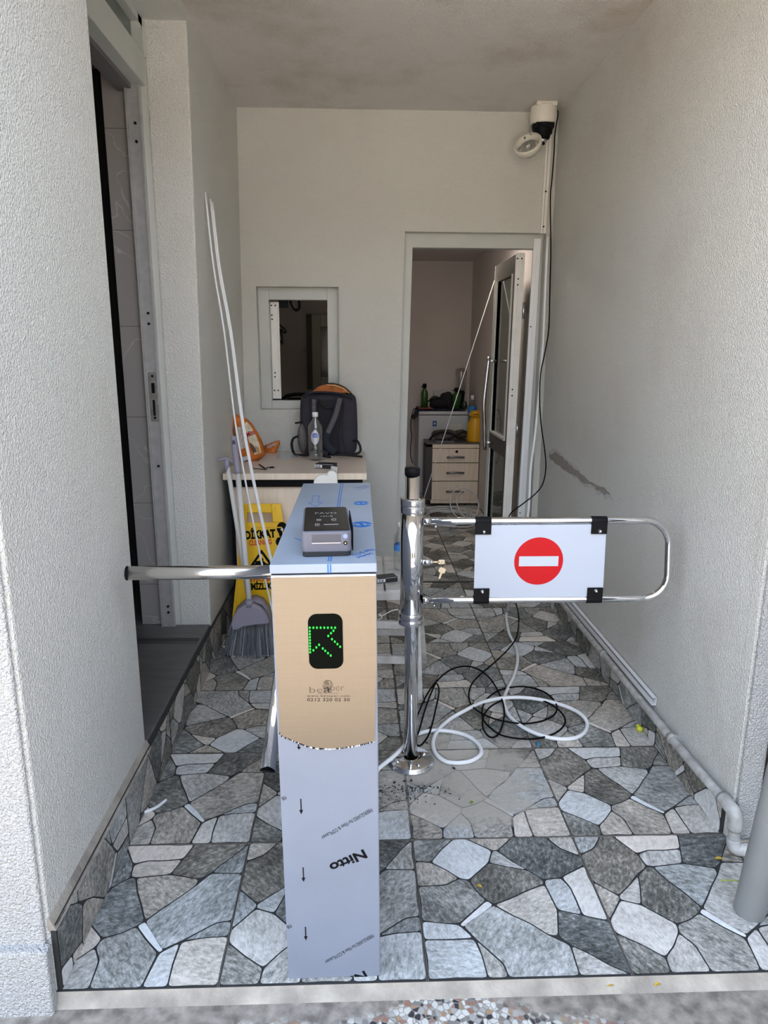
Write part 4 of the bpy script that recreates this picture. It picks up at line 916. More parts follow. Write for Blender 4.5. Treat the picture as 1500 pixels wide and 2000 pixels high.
# ================================================================ cables
M_cabb = mat('black_cable', (.004, .004, .005), .55, spec=.06)
M_cabw = mat('white_cable', (.84, .85, .86), .4)
def offz(u, v, z): return onz(720+u/2.5, 1180+v/2.5, z)
# black camera cable, in the corner and down to the floor
cb = [inwall(ony(1085, 213, 4.295)), inwall(ony(1090, 222, 4.335)), inwall(ony(1084, 260, 4.255)), inwall(ony(1082, 300, 4.385)), inwall(ony(1078, 350, 4.385)), inwall(ony(1075, 382, 4.385)), inwall(ony(1075, 420, 4.390)), inwall(ony(1076, 480, 4.390)), inwall(ony(1074, 560, 4.385)), inwall(ony(1072, 640, 4.255)), inwall(ony(1064, 690, 4.335)), inwall(ony(1056, 730, 4.315)), inwall(ony(1054, 780, 4.295)), inwall(ony(1057, 830, 4.255)), inwall(ony(1064, 880, 4.215)), inwall(ony(1066, 915, 4.175)), inwall(ony(1060, 945, 4.115)), inwall(ony(1045, 965, 4.035)), inwall(ony(1020, 985, 3.835)), ony(996, 1005, 3.8), ony(990, 1040, 3.6), ony(1000, 1110, 3.4)]
cb += [ony(1005, 1165, 3.35)]
bl = [(733, 60), (725, 150), (690, 210), (620, 280), (560, 330), (510, 380), (490, 430), (495, 480), (530, 520), (600, 555), (680, 575), (760, 583), (840, 572), (900, 545), (920, 510), (905, 470), (860, 430), (790, 407), (720, 403), (640, 420), (580, 460), (555, 510), (558, 560), (590, 600), (650, 640), (740, 657), (830, 655), (910, 630), (955, 590), (955, 550), (920, 510), (860, 475), (780, 457), (700, 458), (640, 475), (590, 505), (560, 550), (558, 600), (580, 640), (610, 650), (640, 625), (660, 560), (658, 490), (630, 420), (590, 360), (540, 320), (480, 303), (420, 312), (370, 340), (320, 390), (280, 450), (240, 540), (222, 600), (222, 660), (240, 690), (265, 680), (300, 620), (330, 500), (343, 430), (335, 390), (320, 400), (280, 500), (245, 620), (232, 650)]
for i, (u, v) in enumerate(bl): cb.append(offz(u, v, .012+.012*(.5+.5*math.sin(i*.9))+(.05 if i > 50 else 0)*abs(math.sin((i-50)*.3))))
cc_ = MB(); cc_.tube(cb, .0036, n=8, sub=5); tag(cc_.build('black_cable', M_cabb), 'long thin black cable dropping from the dome camera and looping loosely on the floor', 'cable')
# white cable
cw = [inwall(ony(1070, 462, 4.405), .008), inwall(ony(1066, 540, 4.395), .008), inwall(ony(1063, 620, 4.385), .008), inwall(ony(1060, 680, 4.375), .008), inwall(ony(1053, 760, 4.355), .008), inwall(ony(1047, 830, 4.335), .008), inwall(ony(1041, 880, 4.315), .008), inwall(ony(1036, 920, 4.285), .008), inwall(ony(1032, 1000, 4.185), .008), inwall(ony(1020, 1060, 3.935), .008), ony(1003, 1130, 3.7), ony(996, 1165, 3.4)]
wl = [(680, 30), (672, 60), (685, 140), (715, 200), (728, 270), (710, 350), (680, 410), (660, 470), (672, 520), (700, 560), (760, 605), (840, 640), (920, 657), (1000, 655), (1050, 630), (1068, 590), (1050, 550), (1000, 515), (920, 485), (820, 463), (720, 455), (620, 463), (540, 485), (470, 520), (400, 560), (340, 615), (315, 670), (325, 725), (370, 765), (430, 775), (500, 765), (545, 735), (545, 700), (510, 660), (450, 632), (370, 618), (300, 618), (245, 632)]
for i, (u, v) in enumerate(wl): cw.append(offz(u, v, .011+(.010 if 15 < i < 24 else 0)))
cw += [onz(800, 1440, .02), onz(788, 1458, .04), onz(768, 1478, .035), onz(740, 1501, .02)]
cw += [Vector((.053, cw[-1].y-.05, .02))]
cc_ = MB(); cc_.tube(cw, .0080, n=10, sub=6); tag(cc_.build('white_cable', M_cabw), 'long white cable beside the rear door, curling across the floor to the turnstile', 'cable')
# coil of white cable in the rear room
rn = random.Random(3); m = MB(); pts = []
c0 = onz(875, 1012, .03)
for k in range(150):
    a = k*.52; r = .22+.05*math.sin(k*.19)+rn.uniform(-.02, .02); pts.append(Vector((c0.x-.02+r*1.05*math.cos(a)+.04*math.sin(k*.07), c0.y+.02+r*1.2*math.sin(a), .012+.045*(k/150)+rn.uniform(0, .02))))
m.tube(pts, .0055, n=6, sub=2)
lp = ony(905, 1010, 6.25)
for (px, py, rx, rz) in ((905, 993, .13, .125), (912, 990, .10, .10)):
    c = ony(px, py, 6.35); c.z = max(.0, c.z)
    m.tube([Vector((c.x+rx*math.cos(t), 6.30+.14*math.sin(t), .13+rz*math.sin(t))) for t in [k*2*math.pi/14 for k in range(14)]], .0055, n=6, sub=3, closed=True)
coil = tag(m.build('cable_coil', mat('dull_white_cable', (.62, .62, .63), .45)), 'tangled coil of white cable on the floor in front of the drawer unit', 'cable')
# taut white cord across the rear doorway
m = MB(); a = ony(966, 548, 5.21); b = onz(799, 1062, 0); m.tube([b, a], .0032, n=8, sub=1); tag(m.build('leaning_white_rod', M_cabw), 'thin white rod leaning across the rear doorway onto the open door leaf', 'rod')

# ================================================================ desk and what stands on it
DZt = .880
desk = thing('desk', 'pale wood desk with a dark shadow gap, standing against the rear wall', 'desk', (-.33, 4.0, 0))
do = Vector(desk.location)
def wood(name, c, c2, sc=(2, 30, 30)):
    mm = bpy.data.materials.new(name); mm.use_nodes = True; nt = mm.node_tree; L = nt.links.new; b = nt.nodes['Principled BSDF']; b.inputs['Roughness'].default_value = .42
    tc = nt.nodes.new('ShaderNodeTexCoord'); mp = nt.nodes.new('ShaderNodeMapping'); mp.inputs['Scale'].default_value = sc; L(tc.outputs['Object'], mp.inputs[0])
    n = nt.nodes.new('ShaderNodeTexNoise'); n.inputs['Scale'].default_value = 1.6; n.inputs['Detail'].default_value = 8; n.inputs['Roughness'].default_value = .6; L(mp.outputs[0], n.inputs['Vector'])
    r = nt.nodes.new('ShaderNodeValToRGB'); e = r.color_ramp.elements; e[0].position = .3; e[0].color = c2+(1,); e[1].position = .7; e[1].color = c+(1,); L(n.outputs['Fac'], r.inputs[0]); L(r.outputs[0], b.inputs['Base Color'])
    return mm
M_wood = wood('pale_maple_laminate', (.86, .74, .60), (.72, .60, .47), (30, 30, 2))
M_woodt = wood('pale_maple_top', (.70, .60, .51), (.60, .50, .42), (2, 30, 30))
M_deskblk = mat('desk_shade_and_panel_black', (.008, .008, .009), .6, spec=.06)
yf, yb_, xl_, xr_ = 3.602, 4.418, -.700, .0405
m = MB(); m.box(Vector((xl_, yf, DZt-.034))-do, Vector((xr_, yb_, DZt))-do); m.build('desk_top', M_woodt, desk, bevel=.002)
m = MB(); m.box(Vector((xl_, yf-.0015, DZt-.033))-do, Vector((xr_, yf+.0005, DZt-.001))-do); m.build('edge_band', M_wood, desk)
m = MB(); m.box(Vector((xl_+.02, yf+.02, DZt-.075))-do, Vector((xr_-.02, yb_-.02, DZt-.034))-do); m.build('painted_shadow_gap', M_deskblk, desk)  # black strip: the shadow below the desk top put into colour
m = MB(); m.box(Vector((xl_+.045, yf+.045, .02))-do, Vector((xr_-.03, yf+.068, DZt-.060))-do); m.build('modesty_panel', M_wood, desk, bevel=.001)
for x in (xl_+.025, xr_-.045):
    m = MB(); m.box(Vector((x, yf+.05, 0))-do, Vector((x+.022, yb_-.02, DZt-.04))-do); m.build('side_panel', M_deskblk if x < 0 else M_wood, desk)
m = MB(); m.box(Vector((-.2, yf+.035, DZt-.054))-do, Vector((-.195, yf+.05, DZt-.036))-do); m.build('bracket', M_alu, desk)

# backpack, its back panel towards us, main zip open
bpk = thing('backpack', 'dark purple-grey backpack with open orange-lined main pocket leaning on the rear wall', 'backpack', (-.181, 4.30, DZt))
def bw(px, py, y=4.240): p = ony(px, py, y); return Vector((p.x+.181, y-4.30, p.z-DZt))
M_bp = mat('dark_plum_nylon', (.032, .028, .040), .85, var=.25, vscale=14, bump=.0012, bscale=260)
M_bpn = mat('dark_navy_nylon', (.013, .016, .028), .8, bump=.0008, bscale=260)
M_or = mat('orange_lining', (.52, .17, .045), .8, var=.5, vscale=16, bump=.01, bscale=18)
M_strap = mat('black_webbing', (.010, .010, .013), .85, bump=.0006, bscale=300)
M_mesh = mat('grey_mesh_fabric', (.115, .105, .115), .95, var=.5, vscale=160)
# body: cross sections from bottom to top
W0 = [(0.000, .160, .070), (0.028, .171, .080), (0.095, .176, .088), (0.189, .175, .086), (0.283, .172, .078), (0.340, .168, .066), (0.373, .158, .050)]
rows = []
for z, hw, hd in W0:
    row = []
    for k in range(28):
        t = 2*math.pi*k/28; c, s_ = math.cos(t), math.sin(t); e_ = .45
        row.append((hw*math.copysign(abs(c)**e_, c), .01+hd*math.copysign(abs(s_)**e_, s_), z))
    rows.append(row+[row[0]])
m = MB(); m.grid(rows); m.poly([p for p in rows[0][:-1]][::-1]); m.poly(rows[-1][:-1])
bmesh.ops.remove_doubles(m.bm, verts=m.bm.verts, dist=1e-5)
m.build('bag_body', M_bp, bpk, smooth=True, subsurf=1)
arcp = [bw(x, y, 4.300) for x, y in ((604, 772), (612, 763), (624, 754), (640, 750), (656, 751), (672, 757), (685, 768), (692, 778))]
m = MB(); top = arcp; bot = [Vector((p.x*.97, -.045, .375)) for p in arcp]
rows = [[bot[i].lerp(top[i], t)+Vector((0, .035*math.sin(t*3.14), 0)) for i in range(len(top)-1)] for t in (0, .3, .6, 1)]
m.grid(rows); m.build('open_flap_lining', M_or, bpk, smooth=True, solid=.003)
m = MB(); m.grid([[p+Vector((0, .012, .004)) for p in arcp], [Vector((p.x*1.01, .085, p.z*.62+.10)) for p in arcp]]); m.build('open_flap', M_bpn, bpk, smooth=True, solid=.004)
m = MB(); m.tube([p+Vector((0, .004, .002)) for p in arcp], .0042, n=8); m.build('flap_piping', M_strap, bpk)
m = MB(); m.tube([p*1.0+Vector((-.006, -.004, -.007)) for p in arcp[3:]], .0028, n=6); m.build('zip', mat('gold_zip_teeth', (.62, .50, .26), .4, .5), bpk)
m = MB(); m.tube([bw(x, y, 4.215) for x, y in ((592, 777), (600, 769), (625, 766), (660, 768), (685, 775), (689, 781))], .011, n=10, ry=.006); m.build('top_panel_edge', M_bpn, bpk)
m = MB(); q = [bw(x, y, 4.208) for x, y in ((622, 782), (672, 782), (667, 815), (662, 850), (665, 884), (624, 884), (622, 840))]; m.prism(q, (0, .010, 0)); m.build('back_padding', mat('charcoal_mesh', (.018, .017, .022), .95, var=.4, vscale=120), bpk, bevel=.004)
m = MB(); m.tube([bw(x, y, 4.195) for x, y in ((624, 778), (628, 792), (642, 797), (656, 790), (660, 778))], .0045, n=8); m.build('grab_loop', M_strap, bpk)
m = MB(); m.tube([bw(x, y, 4.190) for x, y in ((664, 776), (661, 790), (655, 812), (645, 835), (638, 850), (636, 862), (642, 874), (656, 884))], .024, n=10, ry=.006, up=(0, 1, 0)); s1 = m.build('shoulder_strap', M_bpn, bpk)
m = MB(); m.tube([bw(x, y, 4.183) for x, y in ((664, 778), (661, 790), (655, 812), (646, 833), (640, 846))], .015, n=8, ry=.003, up=(0, 1, 0)); m.build('strap_mesh', M_mesh, s1)
m = MB(); m.tube([bw(x, y, 4.195) for x, y in ((613, 778), (613, 800), (615, 830), (618, 860), (625, 880), (640, 888))], .020, n=10, ry=.006, up=(0, 1, 0)); s2 = m.build('shoulder_strap', M_bpn, bpk)
m = MB(); m.tube([bw(x, y, 4.188) for x, y in ((613, 780), (613, 800), (615, 830))], .012, n=8, ry=.003, up=(0, 1, 0)); m.build('strap_mesh', M_mesh, s2)
m = MB(); m.tube([bw(x, y, yy) for x, y, yy in ((592, 853, 4.240), (580, 853, 4.200), (572, 858, 4.170), (570, 870, 4.150), (574, 884, 4.30), (588, 889, 4.120), (620, 889, 4.110), (646, 893, 4.090))], .009, n=6, ry=.0018, up=(0, 1, .3)); m.build('lower_webbing', M_strap, bpk)
m = MB(); m.tube([bw(x, y, yy) for x, y, yy in ((688, 862, 4.240), (696, 860, 4.200), (702, 868, 4.170), (704, 880, 4.150), (697, 886, 4.130), (680, 886, 4.110), (662, 885, 4.100))], .008, n=6, ry=.0018, up=(0, 1, .3)); m.tube([bw(x, y, 4.090) for x, y in ((655, 888), (680, 889), (708, 892))], .008, n=6, ry=.0018, up=(0, 1, .3)); m.build('lower_webbing', M_strap, bpk)
m = MB(); m.blob(bw(589, 856, 4.250)+Vector((.006, 0, 0)), (.030, .055, .085), 4, .06, 3); m.build('side_pocket', mat('grey_mesh_pocket', (.16, .15, .15), .95, var=.5, vscale=150), bpk)
m = MB(); m.tube([bw(576, 826, 4.240), bw(580, 826, 4.240), bw(590, 824, 4.220)], .006, n=8); m.build('pocket_hem', M_strap, bpk)
m = MB(); q = [bw(x, y, 4.202) for x, y in ((672, 790), (692, 790), (690, 850), (676, 882), (668, 850))]; m.tube([q[0], q[4], q[3]], .002, n=6, sub=4); m.tube([bw(694, 836, 4.270), bw(695, 850, 4.260)], .003, n=6); m.build('seam_piping', M_strap, bpk)

# water bottle
M_bot = clear_mat('clear_bottle_plastic', (.93, .95, .95), .72)
def bottle(name, label, cat, c, h, r, parent_scale=1, lab=True, group=None, capc=M_whitepl):
    o = thing(name, label, cat, c, group=group); k = h/.30
    m = MB(); m.lathe([(0, .004), (r*.75, 0), (r*.96, .006), (r, .02), (r, .20*k), (r*.97, .215*k), (r*.34, .262*k), (r*.32, .285*k), (r*.32, .287*k)], n=28); m.build('bottle_body', M_bot, o)
    m = MB(); m.lathe([(0, .272*k), (r*.42, .272*k), (r*.42, .298*k), (r*.38, .30*k), (0, .30*k)], n=24); m.build('bottle_cap', capc, o)
    return o, k
bp_ = onz(617, 899, DZt); bh = ony(616, 805, bp_.y).z-DZt
br = (ony(631, 860, bp_.y)-ony(603, 860, bp_.y)).length/2
bo, k = bottle('water_bottle', 'clear plastic water bottle with a pointed silver and blue label standing on the desk', 'bottle', bp_, bh, br)
m = MB()
def leafpatch(mb, w, h, z0, r, off, n=10):
    rows = []
    for i in range(n+1):
        t = i/n; z = z0+h*t; hw = w*math.sin(math.pi*t)**.75 if 0 < t < 1 else .0003
        rows.append([(-r*math.sin(a)*-1, -r*math.cos(a)-off, z) for a in [hw/r*(-1+2*j/6) for j in range(7)]])
    mb.grid(rows)
leafpatch(m, br*.60, bh*.33, bh*.33, br, .0008); lb_ = m.build('bottle_label', mat('silver_label', (.55, .57, .62), .35, .3), bo, smooth=True)
m = MB()
for zz, ww in ((.555, .55), (.525, .62), (.50, .45), (.575, .35)): 
    a_ = ww*.7; m.grid([[(br*math.sin(a), -br*math.cos(a)-.0016, bh*z_) for a in [a_*(-1+2*j/6) for j in range(7)]] for z_ in (zz-.010, zz+.008)])
m.build('label_print', mat('royal_blue_print', (.02, .10, .50), .4), lb_)
m = MB(); m.lathe([(0, .006), (br*.92, .008), (br*.93, bh*.20), (0, bh*.20)], n=24); m.build('water', clear_mat('still_water', (.80, .84, .86), .80), bo)

# cigarette packs
def cigpack(label, c, rz, s=1.0):
    o = thing('cigarette_pack', label, 'cigarette pack', c, (0, 0, rz)); 
    m = MB(); m.box((-.045*s, -.028*s, 0), (.045*s, .028*s, .022*s)); m.build('carton', mat('black_carton', (.015, .015, .016), .4), o, bevel=.001)
    m = MB(); m.box((-.0455*s, -.0285*s, .004*s), (-.012*s, -.0278*s, .018*s)); m.box((-.0457*s, -.025*s, .002*s), (-.0450*s, .025*s, .02*s)); m.box((-.010*s, -.0285*s, .0195*s), (.04*s, -.0279*s, .0205*s)); m.box((-.046*s, -.029*s, .0035*s), (-.0445*s, -.0278*s, .0185*s)); m.build('warning_label', M_whitepl, o)
    m = MB(); [m.box((x*s, -.0289*s, z*s), ((x+.010)*s, -.0284*s, (z+.0022)*s)) for x in (-.043, -.030) for z in (.006, .0095, .013)]; m.build('warning_print', M_black, o)
    return o
q1 = onz(637, 915, DZt); cigpack('black and white cigarette pack lying on the desk front edge beside the water bottle', (q1.x, q1.y+.02, DZt+.0005), -.25, 1.15)

# orange snack bag leaning into the corner
def bagw(px, py, y=4.25): return ony(px, py, y)
sb = thing('snack_bag', 'large orange and cream snack bag leaning in the left corner of the desk', 'snack bag', onz(478, 900, DZt))
so = Vector(sb.location); YS_ = so.y
outl = [(466, 902), (459, 860), (453, 830), (452, 814), (458, 808), (470, 812), (484, 819), (494, 830), (504, 845), (512, 862), (518, 880), (519, 888), (514, 893), (499, 904), (485, 904)]
def bagmesh(outline, y, puff, off=Vector((0, 0, 0))):
    W = [ony(px, py, y) for px, py in outline]; c = Vector((0, 0, 0))
    for p in W: c += p/len(W)
    mb = MB(); 
    for s_ in (-1, 1):
        rows = []
        for k, t in enumerate((0, .25, .5, .75, .97)):
            rows.append([c.lerp(p, 1-t)+Vector((0, s_*puff*math.sqrt(max(0, 1-(1-t)**2))+.004*math.sin(i*2.1+k), 0))-off for i, p in enumerate(W)]+[c.lerp(W[0], 1-t)+Vector((0, s_*puff*math.sqrt(max(0, 1-(1-t)**2))+.004*math.sin(k), 0))-off])
        mb.grid(rows)
    bmesh.ops.remove_doubles(mb.bm, verts=mb.bm.verts, dist=1e-4)
    return mb, c
M_bagor = mat('orange_foil', (.72, .20, .03), .3, var=.35, vscale=14, bump=.004, bscale=22)
mb, cS = bagmesh(outl, YS_, .045, so); mb.build('bag_film', M_bagor, sb, smooth=True)
def panel(px, mtl, name, parent, y, off, dy=-.051, th=.0015):
    mm_ = MB(); mm_.prism([ony(x, yy, y)-off+Vector((0, dy, 0)) for x, yy in px], (0, th, 0)); return mm_.build(name, mtl, parent)
panel([(484, 822), (493, 832), (502, 848), (510, 868), (512, 882), (500, 886), (492, 868), (484, 845), (479, 828)], mat('cream_print', (.68, .60, .44), .4, var=.3, vscale=30), 'front_panel', sb, YS_, so)
panel([(462, 832), (474, 832), (482, 872), (472, 876), (468, 860)], mat('text_block', (.55, .48, .42), .5, var=.5, vscale=120), 'side_text_panel', sb, YS_, so)
panel([(473, 891), (490, 887), (492, 893), (476, 899)], MATS['sign_white'], 'barcode_panel', sb, YS_, so)
panel([(490, 862), (496, 866), (506, 880), (498, 882), (493, 874)], mat('chocolate_print', (.10, .045, .03), .5), 'biscuit_print', sb, YS_, so, -.053)
panel([(500, 868), (508, 872), (510, 884), (503, 880)], mat('biscuit_print', (.45, .24, .09), .5), 'biscuit_print', sb, YS_, so, -.0535)
m = MB(); a = ony(487, 852, YS_)-so; b = ony(502, 845, YS_)-so; a.y = b.y = -.0535; add_text(m, 'Mito', a, b-a, (b-a).length*1.05, .030, (0, -1, 0), .03); m.build('bag_lettering', mat('dark_red_print', (.42, .02, .02), .4), sb)
# small crumpled orange packet
pb = thing('snack_packet', 'small crumpled orange snack packet beside the large snack bag on the desk', 'snack packet', onz(532, 884, DZt)); po = Vector(pb.location)
mb, _ = bagmesh([(515, 877), (516, 870), (526, 866), (540, 861), (546, 860), (547, 867), (541, 879), (541, 886), (528, 888), (521, 886)], po.y, .022, po); mb.build('bag_film', M_bagor, pb, smooth=True)
mb, _ = bagmesh([(522, 886), (532, 884), (541, 883), (540, 893), (530, 897), (523, 893)], po.y-.02, .012, po); mb.build('torn_clear_end', clear_mat('crinkled_clear_film', (.9, .9, .9), .5), pb, smooth=True)
m = MB(); a = ony(524, 875, po.y)-po; b = ony(541, 868, po.y)-po; a.y = b.y = -.026; add_text(m, 'OZMO', a, b-a, (b-a).length, .016, (0, -1, 0), .03); m.build('packet_lettering', MATS['sign_white'], pb)
# loose clear sheet
q = [onz(x, y, DZt+.001) for x, y in ((540, 896), (545, 886), (560, 883), (590, 890), (575, 893), (560, 897))]
m = MB(); m.prism(q, (0, 0, .0006)); tag(m.build('paper_sheet', mat('translucent_sheet', (.56, .58, .62), .2)), 'thin pale sheet lying on the desk between the orange packet and the backpack', 'sheet')
# short black lead on the desk
m = MB(); m.tube([onz(x, y, DZt+.004) for x, y in ((488, 912), (497, 915), (509, 916), (519, 917), (522, 913), (527, 913))], .0022, n=6); m.tube([onz(506, 907, DZt+.006), onz(518, 915, DZt+.006)], .0035, n=6, sub=1); cl_ = m.build('cable', M_cabb)
e = MB(); e.tube([onz(527, 913, DZt+.004), onz(535, 912.5, DZt+.004)], .0045, n=8, sub=1); e.build('plug', M_cabb, cl_); e = MB(); e.tube([onz(535, 912.5, DZt+.004), onz(539, 912, DZt+.004)], .0028, n=8, sub=1); e.build('plug_tip', M_alu, cl_)
cl_.name = 'charging_lead'; tag(cl_, 'short black charging lead lying on the left of the desk', 'cable')

# ================================================================ things leaning at the left wall
# yellow caution board
YSg = 3.62
sg = thing('caution_sign', 'yellow plastic wet-floor caution board with black lettering leaning against the desk', 'warning sign', (-.50, 3.49, 0), (-.10, 0, 0))
SI = sg.matrix_basis.inverted(); SN = sg.matrix_basis.to_3x3() @ Vector((0, -1, 0)); SP = Vector(sg.location)
def sgp(px, py, y=0.):
    d = ray(px, py); o = SP+sg.matrix_basis.to_3x3() @ Vector((0, y, 0)); t = (o-EYE).dot(SN)/d.dot(SN); return SI @ (EYE+d*t)
M_yel = mat('yellow_plastic', (.90, .54, .008), .35, var=.12, vscale=8)
bpy.context.view_layer.update()
tlp, trp = sgp(476, 984), sgp(548, 984); blp, brp = sgp(455, 1190), sgp(580, 1190)
def lerp2(t, s_): # t across 0..1, s down 0..1
    a = tlp.lerp(blp, s_); b = trp.lerp(brp, s_); return a.lerp(b, t)
s_end = (tlp.z-.004)/(tlp.z-blp.z)
def quad(mb, t0, t1, s0, s1, y0, y1):
    p = [lerp2(t0, s0), lerp2(t1, s0), lerp2(t1, s1), lerp2(t0, s1)]
    mb.prism([(v.x, y0, v.z) for v in p], (0, y1-y0, 0))
m = MB(); quad(m, 0, .11, .0, .175, 0, .018); quad(m, .74, 1, .0, .175, 0, .018); quad(m, .11, .74, 0, .085, 0, .018); quad(m, 0, 1, .175, s_end, 0, .018); m.build('board', M_yel, sg, bevel=.004)
m = MB()
for a0, a1, b0, b1 in ((.03, .05, .24, s_end-.05), (.94, .96, .24, s_end-.05), (.05, .95, .215, .225)): quad(m, a0, a1, b0, b1, -.003, .001)
quad(m, .72, .76, .03, .06, -.003, .001); quad(m, .82, .86, .03, .06, -.003, .001); m.build('moulded_rib', mat('yellow_plastic_rib', (.80, .45, .008), .35), sg, bevel=.001)
m = MB(); m.mi = 0
def stext(s, x0, y0, x1, y1, h, b=.03):
    a, c = sgp(x0, y0), sgp(x1, y1); a.y = c.y = -.0006; add_text(m, s, a, c-a, (c-a).length, h, (0, -1, 0), b)
stext('DİKKAT', 479, 1054, 539, 1050, .060, .055)
m.build('black_lettering', M_inkb, sg); m = MB()
t_ = [sgp(x, y) for x, y in ((511, 1073), (489, 1104), (533, 1104))]; ti = [sgp(x, y) for x, y in ((511, 1081), (497, 1101), (525, 1101))]
for i in range(3):
    a, b, c, d = t_[i], t_[(i+1) % 3], ti[(i+1) % 3], ti[i]; m.prism([(p.x, -.0008, p.z) for p in (a, b, c, d)], (0, .0008, 0))
m.prism([(p.x, -.0008, p.z) for p in (sgp(498, 1101), sgp(500, 1096), sgp(508, 1095), sgp(509, 1090), sgp(514, 1090), sgp(515, 1096), sgp(521, 1101))], (0, .0008, 0))
m.build('warning_triangle', M_inkb, sg); m = MB()
stext('TEMİZLİK VAR', 478, 1153, 556, 1150, .048, .05)
m.build('black_lettering', M_inkb, sg)
m = MB(); stext('CLEANING', 487, 1066, 531, 1063, .028, .03); m.build('red_lettering', mat('red_print', (.62, .03, .02), .5), sg); m = MB(); stext('IN PROGRESS', 482, 1137, 545, 1134, .026, .03); m.build('red_lettering', mat('red_print', (.62, .03, .02), .5), sg)
m = MB()
for (x, y, r_) in ((551, 1032, .028), (553, 1042, .022), (546, 1058, .020)):
    p = sgp(x, y); m.prism([(p.x+r_*math.cos(a), -.001, p.z+r_*1.2*math.sin(a)) for a in [k*.3927 for k in range(16)]], (0, .001, 0))
m.build('black_pictogram', M_inkb, sg)
m = MB(); p = sgp(551, 1034); m.prism([(p.x+.008*math.cos(a), -.0014, p.z+.008*math.sin(a)) for a in [k*.785 for k in range(8)]], (0, .001, 0)); m.build('pictogram_face', MATS['sign_white'], sg)

M_purple = mat('grey_lilac_plastic', (.31, .29, .36), .45)
M_stick = mat('white_metal_tube', (.72, .72, .70), .35)
M_brist = mat('grey_bristle', (.16, .17, .19), .6, var=.6, vscale=220, stretch=(1, 1, .05))
# broom
top = ony(456, 853, 3.56); neck = ony(487, 1178, 3.30)
bro = thing('broom', 'grey lilac broom with a white handle standing before the yellow sign', 'broom', onz(490, 1276, 0)); bo_ = Vector(bro.location)
shaft_top = ony(464, 918, 3.50)
m = MB(); m.cyl(neck-bo_, shaft_top-bo_, .0135, n=20); m.build('handle_tube', M_stick, bro)
m = MB(); gd = (top-shaft_top).normalized(); m.tube([shaft_top-gd*.02-bo_, shaft_top+gd*.05-bo_, top-gd*.05-bo_, top-gd*.012-bo_, top-bo_], .0165, n=16, sub=3); m.build('grip', M_purple, bro)
m = MB(); c = top-gd*.035-bo_; m.prism([c+Vector((.009*math.cos(a), -.0175, .020*math.sin(a))) for a in [k*.628 for k in range(10)]], (0, .002, 0)); m.build('hanging_hole', mat('shadow_grey', (.08, .08, .09), .7), bro)
yh = 3.27
def bh_(px, py, y=yh): return ony(px, py, y)-bo_
headp = [(478, 1180), (496, 1180), (510, 1187), (520, 1198), (527, 1212), (525, 1217), (500, 1219), (475, 1223), (462, 1230), (454, 1228), (452, 1218), (456, 1203), (464, 1190)]
m = MB(); m.prism([bh_(x, y)+Vector((0, -.012, 0)) for x, y in headp], (0, .034, 0)); m.build('broom_head', M_purple, bro, bevel=.006, seg=3)
m = MB(); m.cyl(bh_(487, 1184), bh_(486, 1172), .019, .016, n=20); m.build('socket', M_purple, bro)
rn = random.Random(2); 
topb = [bh_(x, y, 3.30) for x, y in ((454, 1226), (475, 1221), (500, 1217), (527, 1212))]
botb = [Vector((p.x, p.y, 0.004-bo_.z)) for p in (onz(441, 1274)-bo_+Vector((0, 0, 0)), onz(470, 1279)-bo_, onz(505, 1280)-bo_, onz(537, 1275)-bo_)]
M_tuft = [mat('grey_bristle_a', (.28, .30, .33), .6), mat('grey_bristle_b', (.15, .155, .17), .6), mat('pale_bristle', (.50, .52, .56), .6)]
m = MB()
def along(P_, t): k = min(int(t*3), 2); return P_[k].lerp(P_[k+1], t*3-k)
for i in range(420):
    t = rn.random(); a = along(topb, t)+Vector((0, rn.uniform(-.010, .018), .012)); b = along(botb, min(1, max(0, t+rn.uniform(-.02, .02))))+Vector((rn.uniform(-.006, .006), rn.uniform(-.05, .012), 0)); b.z = rn.uniform(.002, .018)
    m.mi = rn.choice((0, 0, 1, 1, 2)); m.cyl(a, b, .0017, .0013, n=4, cap=False)
br_ = m.build('bristles', M_tuft, bro, recalc=False); br_['kind'] = 'stuff'
# long-handled dustpan behind the broom
pan = thing('dustpan', 'long-handled grey lilac dustpan standing behind the broom', 'dustpan', onz(500, 1262, 0)); po_ = Vector(pan.location)
def pw(px, py, y): return ony(px, py, y)-po_
YP = 3.44
m = MB(); hp = [(449, 1255), (453, 1215), (464, 1185), (482, 1168), (500, 1162), (515, 1168), (527, 1185), (534, 1215), (537, 1250)]
m.prism([pw(x, y, YP) for x, y in hp], (0, .012, 0)); back = m.build('pan_back', M_purple, pan, bevel=.003)
m = MB(); R3 = [pw(x, y, YP) for x, y in hp]; F3 = [p+Vector((0, -.07, -.012)) for p in R3]; m.grid([R3, F3]); m.build('pan_rim', M_purple, pan, solid=.006, smooth=True)
m = MB(); a, b = onz(452, 1283)-po_, onz(545, 1268)-po_; a2, b2 = onz(449, 1262)-po_, onz(540, 1256)-po_; m.prism([a2, b2, b+Vector((0, .02, 0)), a+Vector((0, .02, 0))], (0, 0, .004)); m.box(Vector((a.x, a.y, .001)), Vector((b.x, a.y+.012, .005))) ; m.build('pan_floor', mat('pale_lip', (.5, .49, .5), .5), pan)
a = ony(444, 908, 3.52); b = ony(486, 1170, 3.44)
m = MB(); m.cyl(a-po_, b-po_, .0115, n=18); m.build('handle_tube', M_stick, pan)
m = MB(); m.tube([pw(427, 899, 3.50), pw(431, 897, 3.50), pw(439, 896, 3.51), pw(448, 898, 3.52), pw(455, 903, 3.52)], .011, n=12, ry=.007); m.cyl(a-po_+Vector((0, 0, -.03)), a-po_+Vector((-.004, 0, .04)), .0145, n=16); m.build('hook_grip', M_purple, pan)
